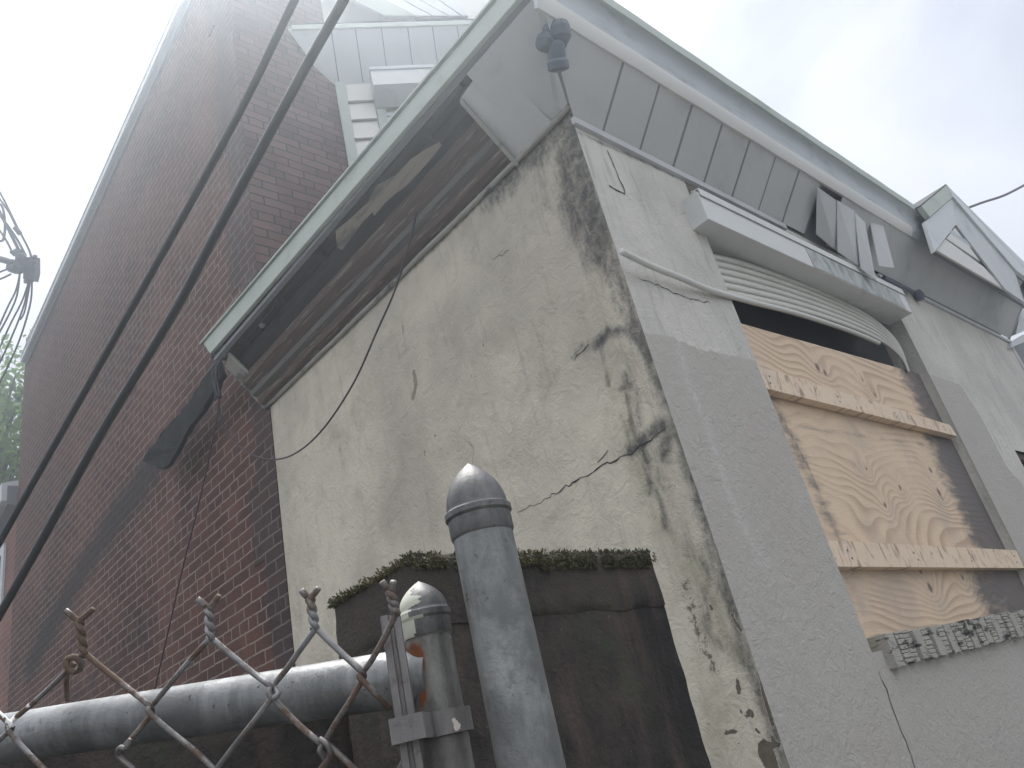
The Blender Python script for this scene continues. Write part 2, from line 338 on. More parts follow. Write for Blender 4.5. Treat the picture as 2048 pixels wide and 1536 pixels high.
MT = dict(
    stucco=stucco_side(), grey=stucco_front(),
    brick_side=brick('common red brick with smeared mortar', 'YZ.', (.072, .027, .019), (.135, .058, .038), (.33, .275, .225), .4, grime_shade=(.026, .020, .018)),
    brick_quoin=brick('wire-cut brown face brick return', 'YZ.', (.045, .026, .023), (.10, .055, .046), (.20, .17, .155), .6, bw=.213, ms=.010),
    brick_face=brick('wire-cut brown face brick', 'XZ.', (.095, .054, .048), (.19, .118, .10), (.035, .03, .032), 1.0, bw=.213, ms=.010, mm=.05),
    brick_far=brick('red brick of rear house', 'YZ.', (.20, .085, .06), (.29, .14, .10), (.34, .28, .24), .5),
    white=worn('weathered white painted metal', (.62, .64, .64), (.52, .54, .55), 4, .45, 30, .001, dirt=(.36, .39, .38), dlo=.55, dhi=.8),
    white_b=worn('chalky white shutter box', (.66, .67, .66), (.58, .59, .58), 4, .5, 30, .001, dirt=(.48, .48, .46), dlo=.5, dhi=.75),
    mould=worn('mildewed white metal', (.50, .51, .49), (.36, .38, .37), 7, .6, 30, .001, dirt=(.20, .22, .21), dsc=9, dlo=.40, dhi=.66, stretch=(2.5, 1, 1.2)),
    fascia=worn('greenish white fascia board', (.44, .48, .42), (.36, .40, .36), 5, .6, 40, .001, dirt=(.25, .29, .24), dlo=.5, dhi=.8),
    soffit=worn('grey aluminium soffit', (.56, .57, .565), (.46, .475, .48), 3, .5, 25, .0015, dirt=(.32, .34, .35), dlo=.5, dhi=.8),
    soffit_dk=worn('dark soffit seams and underside shade', (.22, .235, .245), (.17, .18, .19), 3, .6),  # also holds the underside shade of the eaves in its colour
    darkwood=worn('rotten dark timber', (.05, .042, .038), (.025, .022, .02), 8, .9, 30, .004, stretch=(6, 1, 6)),
    brownwood=worn('peeling brown painted timber', (.17, .115, .095), (.09, .062, .055), 9, .85, 40, .005, dirt=(.27, .24, .20), dsc=7, dlo=.55, dhi=.62, stretch=(12, .6, 12)),
    greywood=worn('grey weathered trim board', (.17, .16, .145), (.10, .095, .09), 9, .85, 40, .003, dirt=(.30, .28, .24), dsc=6, dlo=.55, dhi=.66, stretch=(12, .6, 12)),
    tanwood=worn('torn tan plywood strip', (.30, .26, .20), (.20, .175, .14), 8, .85, 40, .003, dirt=(.11, .10, .09), dlo=.55, dhi=.65, stretch=(5, 1, 5)),
    trimline=worn('pale edge moulding', (.42, .41, .36), (.27, .265, .24), 8, .7, 40, .002, dirt=(.10, .10, .10), dlo=.52, dhi=.66, stretch=(3, 1, 3)),
    ply=wood_ply(), stud=wood_stud(),
    void=plain('dark interior', (.03, .033, .036), .9), glass=plain('veiled dark window glass', (.075, .085, .095), .35),  # glass lightened blue-grey, the glare veil painted into its colour
    slat=worn('cream shutter slats', (.60, .585, .53), (.50, .49, .45), 6, .5, 50, .001, dirt=(.36, .35, .31), dlo=.55, dhi=.75),
    slatgap=plain('shadow groove of slats', (.20, .20, .19), .8),
    sill=worn('paint-flaked sill brick', (.46, .44, .38), (.33, .32, .29), 14, .9, 60, .006, dirt=(.06, .062, .056), dsc=11, dlo=.52, dhi=.62, stretch=(1, 1, 3)),
    pier=None, moss=None, deck=worn('dark deck planks', (.075, .062, .055), (.035, .03, .028), 9, .95, 40, .004, dirt=(.16, .13, .11), dsc=6, dlo=.55, dhi=.7, stretch=(12, .5, 12)),
    post=galv('galvanised steel post', (.25, .255, .245), (.14, .145, .14)),
    cap=galv('cast aluminium cap', (.18, .175, .17), (.10, .10, .10), rough=.38, metal=.7),
    cap_p=galv('cast cap with old cream paint', (.27, .265, .265), (.19, .185, .185), paint=(.60, .60, .52), plo=.50, phi=.515, psc=14),
    rail=galv('galvanised gate rail', (.24, .245, .245), (.14, .145, .145), spk=(.07, .06, .05)),
    gpost=galv('weathered gate post', (.21, .205, .19), (.12, .115, .105), paint=(.62, .62, .58), plo=.69, phi=.70, psc=28, rust=(.22, .08, .03), rsc=9, rlo=.60, rhi=.72),
    band=galv('scratched tension band', (.20, .19, .185), (.14, .135, .13), paint=(.60, .53, .49), plo=.60, phi=.61, psc=33, metal=.3, rough=.55),
    bar=galv('tension bar', (.22, .205, .20), (.15, .14, .135), paint=(.60, .60, .58), plo=.70, phi=.71, psc=30, metal=.3, rough=.55),
    wire=galv('rusting fence wire', (.27, .27, .27), (.19, .18, .175), paint=(.78, .78, .76), plo=.66, phi=.68, psc=16, rust=(.17, .12, .09), rsc=24, rlo=.42, rhi=.54),
    cream=worn('old cream paint', (.50, .50, .42), (.42, .42, .35), 12, .7, 60, .001),
    fband=worn('grey blue formed fascia band', (.47, .50, .51), (.38, .41, .425), 4, .5, 30, .001, dirt=(.24, .27, .28), dlo=.5, dhi=.75, stretch=(1, 3, 3)),
    rust=worn('weld rust', (.24, .085, .03), (.14, .05, .025), 60, .95, 90, .002),
    cable=plain('black insulated cable', (.018, .02, .024), .45), wirep=plain('purple grey wire', (.05, .035, .045), .5),
    lamp=plain('blue grey lamp housing', (.10, .12, .15), .45), bulb=plain('frosted bulb glass', (.55, .55, .55), .2),
    gutter=worn('blackened gutter', (.014, .016, .015), (.008, .009, .009), 10, 1.0, 30, .003, dirt=(.05, .06, .05), dlo=.55, dhi=.7),
    asphalt=worn('concrete yard', (.16, .16, .155), (.11, .11, .105), 3, .9, 60, .004),
    roof=worn('bitumen roof', (.06, .06, .065), (.04, .04, .045), 4, .9),
    bark=worn('bark', (.10, .08, .06), (.06, .05, .04), 8, .9, 20, .01),
    siding=worn('white vinyl siding', (.66, .65, .61), (.58, .575, .55), 3, .5, 20, .0006),
)
def pier_mat():
    k = M('dark damp concrete')
    c = k.mix(k.step(k.noise(4, 8, .7), .38, .62), (.060, .050, .041), (.018, .016, .015))
    c = k.mix(k.math('MULTIPLY', k.step(k.noise(3, 7, .7, co=k.scale((4, 4, .7))), .50, .72), .55), c, (.13, .085, .073))
    c = k.mix(k.math('MULTIPLY', k.step(k.noise(5, 6, .7), .55, .7), .6), c, (.05, .058, .032))
    c = k.mix(k.step(k.noise(150, 3, .6), .68, .74), c, (.15, .14, .13))
    h = k.math('ADD', k.noise(28, 8, .72), k.math('MULTIPLY', k.noise(130, 3), .4))
    return k.done(c, .95, k.bump(h, .012, .9))
MT['pier'] = pier_mat()
def leafmat(name, c1, c2, c3, tr=.3):
    k = M(name); oi = k.n('ShaderNodeNewGeometry')
    r = oi.outputs['Random Per Island']
    c = k.mix(r, c1, c2); c = k.mix(k.step(k.noise(1.2, 3), .4, .65), c, c3)
    k.done(c, .65); k.b.inputs['Subsurface Weight'].default_value = 0
    tl = k.n('ShaderNodeBsdfTranslucent'); k.val(c, tl.inputs['Color']); mx = k.n('ShaderNodeMixShader'); mx.inputs[0].default_value = tr
    k.l(k.b.outputs[0], mx.inputs[1]); k.l(tl.outputs[0], mx.inputs[2]); k.l(mx.outputs[0], k.t.nodes['Material Output'].inputs[0])
    return k.m
MT['moss'] = leafmat('olive moss', (.06, .06, .02), (.11, .10, .035), (.035, .033, .018), .1)
MT['leaf'] = leafmat('tree leaves', (.12, .22, .05), (.20, .33, .09), (.07, .15, .03), .45)

# ---------------------------------------------------------------- dense wall sheets that carry stain masks
def seg_dist(P, pts):
    d = np.full(len(P), 1e9); t_along = np.zeros(len(P))
    for a, b in zip(pts[:-1], pts[1:]):
        a = np.array(a); b = np.array(b); ab = b - a; L = max(np.dot(ab, ab), 1e-12)
        t = np.clip(((P - a) @ ab) / L, 0, 1); q = a + t[:, None] * ab
        d = np.minimum(d, np.hypot(P[:, 0] - q[:, 0], P[:, 1] - q[:, 1]))
    return d
def sheet(name, poly_axes, fixed, u0, u1, v0, v1, step, mat, parent, masks, thick=0.0, extra=None, hole=None, clamp=None):
    """grid in the (u,v) plane; poly_axes = indices of u, v; fixed = (axis, value)"""
    nu = max(2, int(round((u1 - u0) / step)) + 1); nv = max(2, int(round((v1 - v0) / step)) + 1)
    U, Vv = np.meshgrid(np.linspace(u0, u1, nu), np.linspace(v0, v1, nv), indexing='ij')
    P = np.stack([U.ravel(), Vv.ravel()], 1)
    if clamp is not None: P[:, 1] = clamp(P)
    co = np.zeros((len(P), 3)); co[:, poly_axes[0]] = P[:, 0]; co[:, poly_axes[1]] = P[:, 1]; co[:, fixed[0]] = fixed[1]
    idx = np.arange(nu * nv).reshape(nu, nv)
    q = np.stack([idx[:-1, :-1], idx[1:, :-1], idx[1:, 1:], idx[:-1, 1:]], -1).reshape(-1, 4)
    if hole is not None:
        cen = P[q].mean(1); q = q[~hole(cen)]
    me = bpy.data.meshes.new(name)
    ev = extra.V if extra else []; ef = extra.F if extra else []
    me.vertices.add(len(co) + len(ev))
    allv = np.concatenate([co.ravel(), np.array(ev, float).ravel()]) if ev else co.ravel()
    me.vertices.foreach_set('co', allv)
    loops = q.ravel().tolist() + [i + len(co) for f in ef for i in f]
    st = list(range(0, 4 * len(q), 4)); tot = [4] * len(q); c = 4 * len(q)
    for f in ef: st.append(c); tot.append(len(f)); c += len(f)
    me.loops.add(len(loops)); me.loops.foreach_set('vertex_index', loops)
    me.polygons.add(len(st)); me.polygons.foreach_set('loop_start', st); me.polygons.foreach_set('loop_total', tot)
    for m in (mat if isinstance(mat, list) else [mat]): me.materials.append(m)
    mi = [0] * len(q) + ([1 + m for m in extra.M] if extra else []); me.polygons.foreach_set('material_index', mi)
    me.update(calc_edges=True); me.validate()
    for nm, fn in masks.items():
        a = me.attributes.new(nm, 'FLOAT', 'POINT'); v = np.zeros(len(co) + len(ev)); v[:len(co)] = fn(P); a.data.foreach_set('value', v)
    o = bpy.data.objects.new(name, me); COL.objects.link(o); o.parent = parent; o.location = -Vector(parent.location)
    return o
def S2(pts, x=0.0): return [tuple(side(p, x)[[1, 2]]) for p in pts]
def F2(pts, y=0.0): return [tuple(front(p, y)[[0, 2]]) for p in pts]
def strokes(P, lst, conv):
    v = np.zeros(len(P))
    for pts, w, amp in lst:
        if len(pts) == 1: pts = [pts[0], (pts[0][0] + 2, pts[0][1] + 2)]
        d = seg_dist(P, conv(pts)); v = np.maximum(v, amp * np.clip(1 - d / w, 0, 1) ** .8)
    return v

# ================================================================ SETTING
g = MB(); g.add([(-60, -60, 0), (60, -60, 0), (60, 60, 0), (-60, 60, 0)], [(0, 1, 2, 3)])
tag(g.build('ground', MT['asphalt']), 'grey concrete yard and pavement under everything', 'ground', kind='structure')

YB = 2.45          # house front wall plane
YE = 8.62          # rear end of the side wall
# ================================================================ THE HOUSE
house = empty('brick_house', (2.3, 3.0, 0), 'weathered brick row house with cream stucco enclosed porch and boarded front window', 'house')

# side wall of the house
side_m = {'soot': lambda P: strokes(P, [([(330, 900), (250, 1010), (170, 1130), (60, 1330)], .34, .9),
                                        ([(430, 760), (340, 900)], .3, .8), ([(480, 900), (460, 1000)], .2, .35), ([(300, 1250), (140, 1400)], .5, .5)], S2)}  # widest stroke: lower-left dirt with shade mixed into the colour
E0w = hit(355, 0, 0, -.075); E1w = hit(50, 692, 0, -.075)
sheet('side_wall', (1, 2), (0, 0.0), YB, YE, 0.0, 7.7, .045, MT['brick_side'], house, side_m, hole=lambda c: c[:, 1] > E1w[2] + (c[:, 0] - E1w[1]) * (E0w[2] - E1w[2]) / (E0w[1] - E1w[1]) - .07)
b = MB()
b.box((.0025, YB + .003, 0), (4.75, YE, 7.1))
b.build('wall_core', MT['brick_face'], house)
# front wall of the house
b = MB(); b.box((.0, YB - .0, 3.4), (4.75, YB + .002, 7.9)); fw = b.build('front_wall', MT['brick_face'], house)
# face brick return on the side wall, toothed every few courses
b = MB(); z = 0.0; k = 0; ws = [.40, .21, .36, .22, .40, .22, .33, .24, .38, .2]
hs = [12, 8, 10, 9, 11, 7, 9, 10, 12, 8, 9, 8]
z = 0.0
edges = [(0, 1.60, .23), (1.60, 2.33, .215), (2.33, 2.77, .34), (2.77, 3.33, .215), (3.33, 4.1, .22), (4.1, 4.72, .36), (4.72, 5.25, .25), (5.25, 5.9, .38), (5.9, 6.5, .27), (6.5, 7.5, .4)]
for z0, z1, w in edges:
    b.box((-.004, YB, z0), (.001, YB + w, z1))
b.build('corner_return', MT['brick_quoin'], house)

# porch stucco walls
ZT = 3.13
crk = MB()
def crack_side(pts, w, x=-.0012):
    P = jag([side(p, x) for p in pts], .018, .014)
    for q in P: q[0] = x
    n = len(P); crk.ribbon(P, [w * (.35 + .9 * rng.random()) * math.sin(math.pi * (i + .8) / (n + .6)) ** .4 for i in range(n)], (1, 0, 0))
crack_side([(1335, 858), (1300, 880), (1262, 905), (1230, 918), (1185, 945), (1130, 975), (1090, 998)], .006)
crack_side([(1092, 998), (1060, 1010), (1035, 1025)], .0025)
crack_side([(1020, 500), (985, 520)], .003); crack_side([(1215, 905), (1195, 925)], .004)
crack_side([(940, 880), (948, 905), (945, 925)], .003); crack_side([(1175, 690), (1160, 705), (1148, 722)], .005)
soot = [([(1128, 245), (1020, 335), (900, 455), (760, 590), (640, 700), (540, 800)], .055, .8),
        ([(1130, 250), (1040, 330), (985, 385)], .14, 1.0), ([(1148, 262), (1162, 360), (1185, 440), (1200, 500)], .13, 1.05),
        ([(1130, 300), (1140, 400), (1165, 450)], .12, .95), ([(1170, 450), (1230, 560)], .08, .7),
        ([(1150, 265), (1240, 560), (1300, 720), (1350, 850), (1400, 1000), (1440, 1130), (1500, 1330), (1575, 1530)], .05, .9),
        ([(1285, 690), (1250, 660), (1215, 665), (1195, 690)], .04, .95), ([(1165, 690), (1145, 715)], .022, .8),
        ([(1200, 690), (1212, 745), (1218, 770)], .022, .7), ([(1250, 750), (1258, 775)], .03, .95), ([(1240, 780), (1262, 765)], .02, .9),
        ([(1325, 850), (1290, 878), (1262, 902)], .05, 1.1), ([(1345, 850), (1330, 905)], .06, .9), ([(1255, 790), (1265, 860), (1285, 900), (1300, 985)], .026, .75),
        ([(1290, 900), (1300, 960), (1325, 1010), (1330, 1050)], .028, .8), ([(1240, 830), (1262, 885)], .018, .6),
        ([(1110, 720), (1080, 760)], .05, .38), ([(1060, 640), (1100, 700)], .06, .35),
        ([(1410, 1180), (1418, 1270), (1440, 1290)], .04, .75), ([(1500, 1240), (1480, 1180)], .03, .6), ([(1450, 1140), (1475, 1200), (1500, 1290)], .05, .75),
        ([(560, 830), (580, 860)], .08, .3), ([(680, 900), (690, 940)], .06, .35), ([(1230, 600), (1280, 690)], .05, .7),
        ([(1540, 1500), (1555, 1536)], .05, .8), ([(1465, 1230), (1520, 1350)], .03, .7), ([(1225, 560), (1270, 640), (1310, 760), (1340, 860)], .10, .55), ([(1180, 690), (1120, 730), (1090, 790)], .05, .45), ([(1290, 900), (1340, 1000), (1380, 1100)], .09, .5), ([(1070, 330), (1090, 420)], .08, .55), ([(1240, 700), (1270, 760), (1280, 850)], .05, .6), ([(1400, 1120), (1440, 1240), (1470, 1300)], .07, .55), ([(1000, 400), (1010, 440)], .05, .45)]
peel = [([(1475, 1360), (1478, 1385)], .012, 1), ([(1500, 1425), (1503, 1430)], .017, 1), ([(1450, 1465), (1472, 1462)], .011, 1), ([(1478, 1485), (1480, 1487)], .008, 1),
        ([(1530, 1500), (1545, 1540)], .036, 1.15), ([(1490, 1260), (1505, 1300)], .01, .7), ([(1515, 1330), (1530, 1390), (1545, 1450)], .014, .85), ([(1465, 1230), (1480, 1260)], .014, .75), ([(1520, 1490), (1560, 1490)], .014, .9), ([(1545, 1475), (1550, 1490)], .012, .9), ([(828, 745), (832, 770), (826, 795)], .028, .85),
        ([(806, 650), (805, 665)], .018, .75), ([(958, 660), (968, 690)], .03, .55), ([(848, 900), (850, 912)], .012, .8), ([(868, 870), (875, 874)], .013, .7),
        ([(845, 850), (850, 870)], .01, .6), ([(905, 640), (900, 660)], .02, .5), ([(1480, 1420), (1530, 1480)], .01, .65), ([(1420, 1212), (1425, 1220)], .010, .9), ([(940, 740), (945, 760)], .02, .5)]
masks = {'soot': lambda P: strokes(P, soot, S2), 'peel': lambda P: strokes(P, peel, S2),
         'green': lambda P: strokes(P, [([(1220, 760), (1300, 1000), (1420, 1250), (1440, 1500)], .16, .5), ([(1380, 1100), (1470, 1300)], .1, .6)], S2),
         'deep': lambda P: np.where((P[:, 0] < .55) & (P[:, 1] < 1.5), 1.0, 0.0),
         'speck': lambda P: strokes(P, [([(1370, 1170), (1400, 1280), (1430, 1340)], .07, .5), ([(1240, 600), (1300, 800), (1360, 1000), (1450, 1250)], .12, .36), ([(1150, 700), (1240, 900)], .2, .24), ([(1050, 500), (1120, 640)], .3, .15), ([(950, 480), (1030, 520)], .1, .2)], S2)}
sheet('porch_side_wall', (1, 2), (0, 0.0), 0.0, YB - .002, 0.0, ZT, .0095, [MT['stucco'], MT['void']], house, masks, extra=crk)

# front pillar / wall with window opening
XL, XR, ZS, ZH = .645, 2.50, 1.165, 3.06
fcrk = MB()
def crack_front(pts, w, y=-.0012):
    P = jag([front(p, y) for p in pts], .018, .010)
    for q in P: q[1] = y
    n = len(P); fcrk.ribbon(P, [w * (.4 + .8 * rng.random()) * math.sin(math.pi * (i + .8) / (n + .6)) ** .4 for i in range(n)], (0, 1, 0))
crack_front([(1757, 1345), (1775, 1380), (1790, 1430), (1810, 1480), (1832, 1540)], .006)
crack_front([(1275, 555), (1330, 575), (1345, 585), (1380, 598), (1420, 605)], .005)
crack_front([(1215, 300), (1232, 340), (1250, 386)], .008); crack_front([(1218, 372), (1235, 380), (1250, 388)], .012)
bl = F2([(1240, 655), (1290, 665), (1340, 672), (1400, 700), (1480, 714), (1500, 718)]); br = F2([(1800, 715), (1838, 740), (1920, 770), (1960, 830), (2010, 930), (2060, 985), (2300, 1200)])
def paintm(P):
    zl = np.interp(P[:, 0], [a[0] for a in bl], [a[1] for a in bl]); xs = [a[0] for a in br]
    zr = np.interp(P[:, 0], xs, [a[1] for a in br]); zb = np.where(P[:, 0] < 1.5, zl, zr)
    return np.clip(.5 + (zb - P[:, 1]) * 6, 0, 1)
fm = {'paint': paintm, 'soot': lambda P: strokes(P, [([(1150, 270), (1240, 560), (1400, 1000), (1575, 1530)], .012, .8), ([(1150, 262), (1345, 350)], .03, .7), ([(1215, 300), (1250, 386)], .025, .6),
                                                    ([(1500, 720), (1560, 880)], .02, .35), ([(1990, 640), (2048, 740)], .05, .8), ([(1755, 1345), (1780, 1390)], .02, .4), ([(1760, 1335), (2000, 1285)], .03, .45)], F2),
      'streak': lambda P: strokes(P, [([(1352, 680), (1380, 770), (1420, 870), (1455, 980), (1490, 1060), (1530, 1130)], .075, .62), ([(1570, 1230), (1610, 1330)], .05, .3), ([(1300, 600), (1350, 680)], .05, .3)], F2)}
WOP = lambda c: (c[:, 0] > XL) & (c[:, 0] < XR) & (c[:, 1] > ZS) & (c[:, 1] < ZH)
W2 = lambda c: WOP(c) | ((c[:, 0] > 3.35) & (c[:, 0] < 4.4) & (c[:, 1] > 1.2) & (c[:, 1] < 2.07))
sheet('porch_front_wall', (0, 2), (1, 0.0), 0.0, 4.75, 0.0, 3.07, .0125, [MT['grey'], MT['void']], house, fm, extra=fcrk, hole=W2)
# reveals (inner sides of the openings)
b = MB()
x0 = math.floor(XL / .0125) * .0125; 
b.box((XL - .02, .0015, ZS - .03), (XL - .004, .25, ZH)); b.box((XR + .004, .0015, ZS - .03), (XR + .05, .25, ZH))
b.box((XL, .0015, ZH), (XR, .25, ZH + .02)); b.box((XL, .0015, ZS - .05), (XR, .25, ZS - .008))
b.build('window_reveal', MT['grey'], house)
b = MB(); b.box((.01, .25, 0), (4.74, YB - .01, 3.1)); b.box((.01, .004, 0), (.3, .25, 3.1)); b.box((2.7, .1, 0), (4.74, .25, 3.1))
b.build('porch_interior', MT['void'], house)

# boarded window
win = empty('window', (1.5, .05, 1.15), None, None); win.parent = house; win.location = Vector((1.5, .05, 1.15)) - Vector(house.location)
def obj_under(o, par):
    o.parent = par
    L = Vector((0, 0, 0)); p = par
    while p is not None: L += Vector(p.location); p = p.parent
    o.location = -L; return o
YP = .045
zt_ply_l = front((1457, 640), YP)[2]; zt_ply_r = front((1830, 745), YP)[2]
kn = [(1733, 938), (1770, 1010), (1861, 940), (1878, 985), (1885, 998), (1800, 975), (1835, 755), (1635, 735), (1725, 760), (1750, 790), (1840, 1140), (1860, 1175), (1960, 1160), (1925, 1155), (1650, 745)]
knp = np.array([front(p, YP)[[0, 2]] for p in kn])
def knotm(P, w=.016, ex=1.0):
    v = np.zeros(len(P))
    for i, q in enumerate(knp):
        ww = w * (.6 + .25 * (i % 4)); v = np.maximum(v, np.exp(-(((P[:, 0] - q[0]) / ww) ** 2 + ((P[:, 1] - q[1]) / (ww * 1.15)) ** 2)))
    return v
def PF2(pts): return F2(pts, YP)
STW = 2.3
plym = {'stain': lambda P: strokes(P, [([(1835, 740), (1885, 850), (1915, 930), (1965, 1040), (2005, 1130), (2035, 1200)], .17 * STW, 1.25), ([(1860, 880), (1900, 910)], .05 * STW, .8),
                                      ([(1560, 830), (1620, 940), (1690, 1110)], .008 * STW, .75), ([(1540, 790), (1620, 960), (1700, 1120)], .06 * STW, .58), ([(1530, 790), (1700, 830)], .03 * STW, .4), ([(1980, 1190), (2040, 1170)], .14 * STW, .9),
                                      ([(1890, 800), (1960, 1000)], .08 * STW, .6), ([(1680, 1130), (1740, 1250)], .03 * STW, .4), ([(1545, 845), (1640, 860), (1850, 890)], .012 * STW, .5)], PF2),
        'knot': knotm, 'knotfield': lambda P: knotm(P, .07)}
o = sheet('plywood_board', (0, 2), (1, YP), XL - .01, 2.66, ZS - .02, 2.60, .011, MT['ply'], house, plym,
          clamp=lambda P: np.minimum(P[:, 1], np.interp(P[:, 0], [XL, 2.5], [zt_ply_l, zt_ply_r])))
obj_under(o, win)
o['label'] = 'weathered plywood sheet with wavy grain'
# battens
def batten(tl, bl_, tr, br_, y=.012, th=.038):
    P = [front(tl, y), front(tr, y), front(br_, y), front(bl_, y)]
    n_ = MB(); n_.slab(P, th, direction=(0, 1, 0))
    for t_ in (.06, .34, .63, .93):
        for v_ in (.3 + .1 * rng.random(), .68):
            c_ = (P[0] * (1 - t_) + P[1] * t_) * (1 - v_) + (P[3] * (1 - t_) + P[2] * t_) * v_ + np.array([rng.random() * .02, -.0008, 0]); n_.lathe(c_, [(.0005, -.001), (.0042, -.0006), (.0042, .001)], 10, 1, axis=(0, 1, 0))
    return n_.build('batten', [MT['stud'], MT['lamp']], win)
batten((1495, 726), (1510, 771), (1900, 850), (1914, 872), y=.002)
batten((1652, 1080), (1676, 1133), (2040, 1101), (2056, 1136), y=.003)
# dark void above the board, old window behind
b = MB(); b.box((XL, .14, 2.0), (XR, .15, ZH)); obj_under(b.build('window_pane', MT['glass'], house), win)
# roller shutter curtain, sagging out of its box
bot = [(1243, 503), (1300, 531), (1360, 555), (1420, 580), (1500, 603), (1600, 629), (1700, 662), (1757, 686)]
ybot = [-.055, -.045, -.035, -.018, -.006, .004, .012, .018]
top = [(1400, 505), (1425, 512), (1450, 520), (1500, 540), (1560, 560), (1640, 600), (1720, 640), (1765, 664)]
def curve_pts(px, ys, n=10):
    return spline([front(p, y) for p, y in zip(px, ys)], n)
bar = curve_pts(bot, ybot)
b = MB(); b.tube(bar, [.0115] * len(bar), 10); o = b.build('shutter_bottom_bar', MT['siding'], house, smooth=True); obj_under(o, win)
lowc = [(1400, 580), (1440, 590), (1500, 602), (1600, 624), (1700, 656), (1765, 686), (1800, 716), (1816, 745)]; yl = [.03, .022, .016, .012, .016, .022, .03, .035]
uppc = [(1385, 500), (1430, 508), (1480, 520), (1570, 552), (1660, 590), (1740, 633), (1790, 680), (1815, 740)]; yu = [.036, .034, .032, .03, .032, .035, .038, .04]
A = curve_pts(lowc, yl, 8); B = curve_pts(uppc, yu, 8); n = len(A)
cur = MB(); NS = 6
for s_ in range(NS):
    for sub, (t0, t1, mi) in enumerate([(s_ / NS, (s_ + .86) / NS, 0), ((s_ + .86) / NS, (s_ + 1) / NS, 1)]):
        V = []
        for i in range(n):
            for j, t in enumerate((t0, (t0 + t1) / 2, t1)):
                p = A[i] * (1 - t) + B[i] * t
                bul = (.007 if mi == 0 else -.001) if j == 1 else 0.0
                V.append(p + np.array([0, -bul, -bul * .3]))
        cur.add(V, [(3 * i + j, 3 * i + 3 + j, 3 * i + 4 + j, 3 * i + 1 + j) for i in range(n - 1) for j in (0, 1)], mi)
o = cur.build('shutter_curtain', [MT['slat'], MT['slatgap']], house, smooth=True); obj_under(o, win)
md = o.modifiers.new('solid', 'SOLIDIFY'); md.thickness = .004; md.offset = 1
# shutter box
yb_ = -.077
P = [front((1392, 386), yb_), front((1808, 584), yb_), front((1820, 623), yb_), front((1418, 439), yb_)]
zt = (P[0][2] + P[1][2]) / 2; zb = (P[2][2] + P[3][2]) / 2; bx0 = P[3][0] - .002; bx1 = (P[1][0] + P[2][0]) / 2
b = MB()
b.prism([(.06, zb + .0), (yb_, zb), (yb_, zt), (yb_ + .01, zt + .012), (.06, zt + .012)], lambda p, a: (a, p[0], p[1]), bx0, bx1)
bxo = b.build('shutter_box', MT['white_b'], house, bevel=.003); obj_under(bxo, win)
b = MB(); b.prism([(yb_ - .007, zt - .018), (yb_ - .007, zt + .016), (yb_ + .03, zt + .022), (yb_ + .03, zt + .017), (yb_ - .0025, zt + .012), (yb_ - .0025, zt - .018)], lambda p, a: (a, p[0], p[1]), bx0 + .003, bx1 - .002)
obj_under(b.build('shutter_box_lip', MT['white_b'], house), win)
# mildewed section of the box face
xm = front((1612, 500), yb_)[0]; b = MB(); b.box((xm, yb_ - .0025, zb + .004), (bx1 - .09, yb_ - .0005, zt - .022)); obj_under(b.build('mildewed_cover', MT['mould'], house), win)
# sill of rowlock bricks
b = MB(); xs = .722; i = 0; dx = .068
sl_y = -.03
while xs < 2.62:
    cl = front((1727, 1273), sl_y); j = (rng.random() - .5)
    zt_ = 1.205 + j * .006 - (0 if 1 else 0); zb_ = 1.105 + (rng.random() - .5) * .01
    w = dx - .012
    yf = sl_y + (rng.random() - .5) * .008
    # ragged front: stack of small flakes
    if i % 7 in (0, 3, 5):
        b.box((xs, yf, zb_), (xs + w, .07, zt_))
    else:
        zc = zb_
        while zc < zt_ - .004:
            hgt = .009 + rng.random() * .011; b.box((xs + rng.random() * .002, yf + rng.random() * .007, zc), (xs + w - rng.random() * .004, .07, min(zc + hgt - .0018, zt_))); zc += hgt
    xs += dx; i += 1
b.box((.725, .0, 1.11), (2.6, .068, 1.195))
o = b.build('sill', MT['sill'], house, bevel=.0025); obj_under(o, win)
# second window further right (edge only)
w2 = MB(); w2.box((3.35, .02, 2.03), (4.4, .05, 2.07)); w2.box((3.35, .02, 1.2), (3.39, .05, 2.03)); w2.box((3.39, .06, 1.2), (4.4, .07, 2.03), 1)
w2.build('window', [MT['brownwood'], MT['glass']], house)

# ---------------------------------------------------------------- porch roof
roof = empty('porch_roof', (2.3, 1.2, 3.4), None, None); roof.parent = house; roof.location = Vector((2.3, 1.2, 3.4)) - Vector(house.location)
def R(mb, name, mat, **k): return obj_under(mb.build(name, mat, house, **k), roof)
b = MB(); b.box((-.27, -.22, 3.455), (4.85, YB - .003, 3.485)); b.box((-.27, YB - .003, 3.455), (-.01, 2.56, 3.485)); R(b, 'roof_deck', MT['darkwood'])
b = MB(); b.box((-.28, -.235, 3.4865), (4.9, YB - .003, 3.515)); R(b, 'roofing', MT['roof'])
# closing walls between wall top and deck
b = MB(); b.box((.03, .03, 3.07), (4.72, .05, 3.45)); b.box((.012, .05, 3.1), (.03, YB - .01, 3.45)); R(b, 'wall_head', MT['darkwood'])
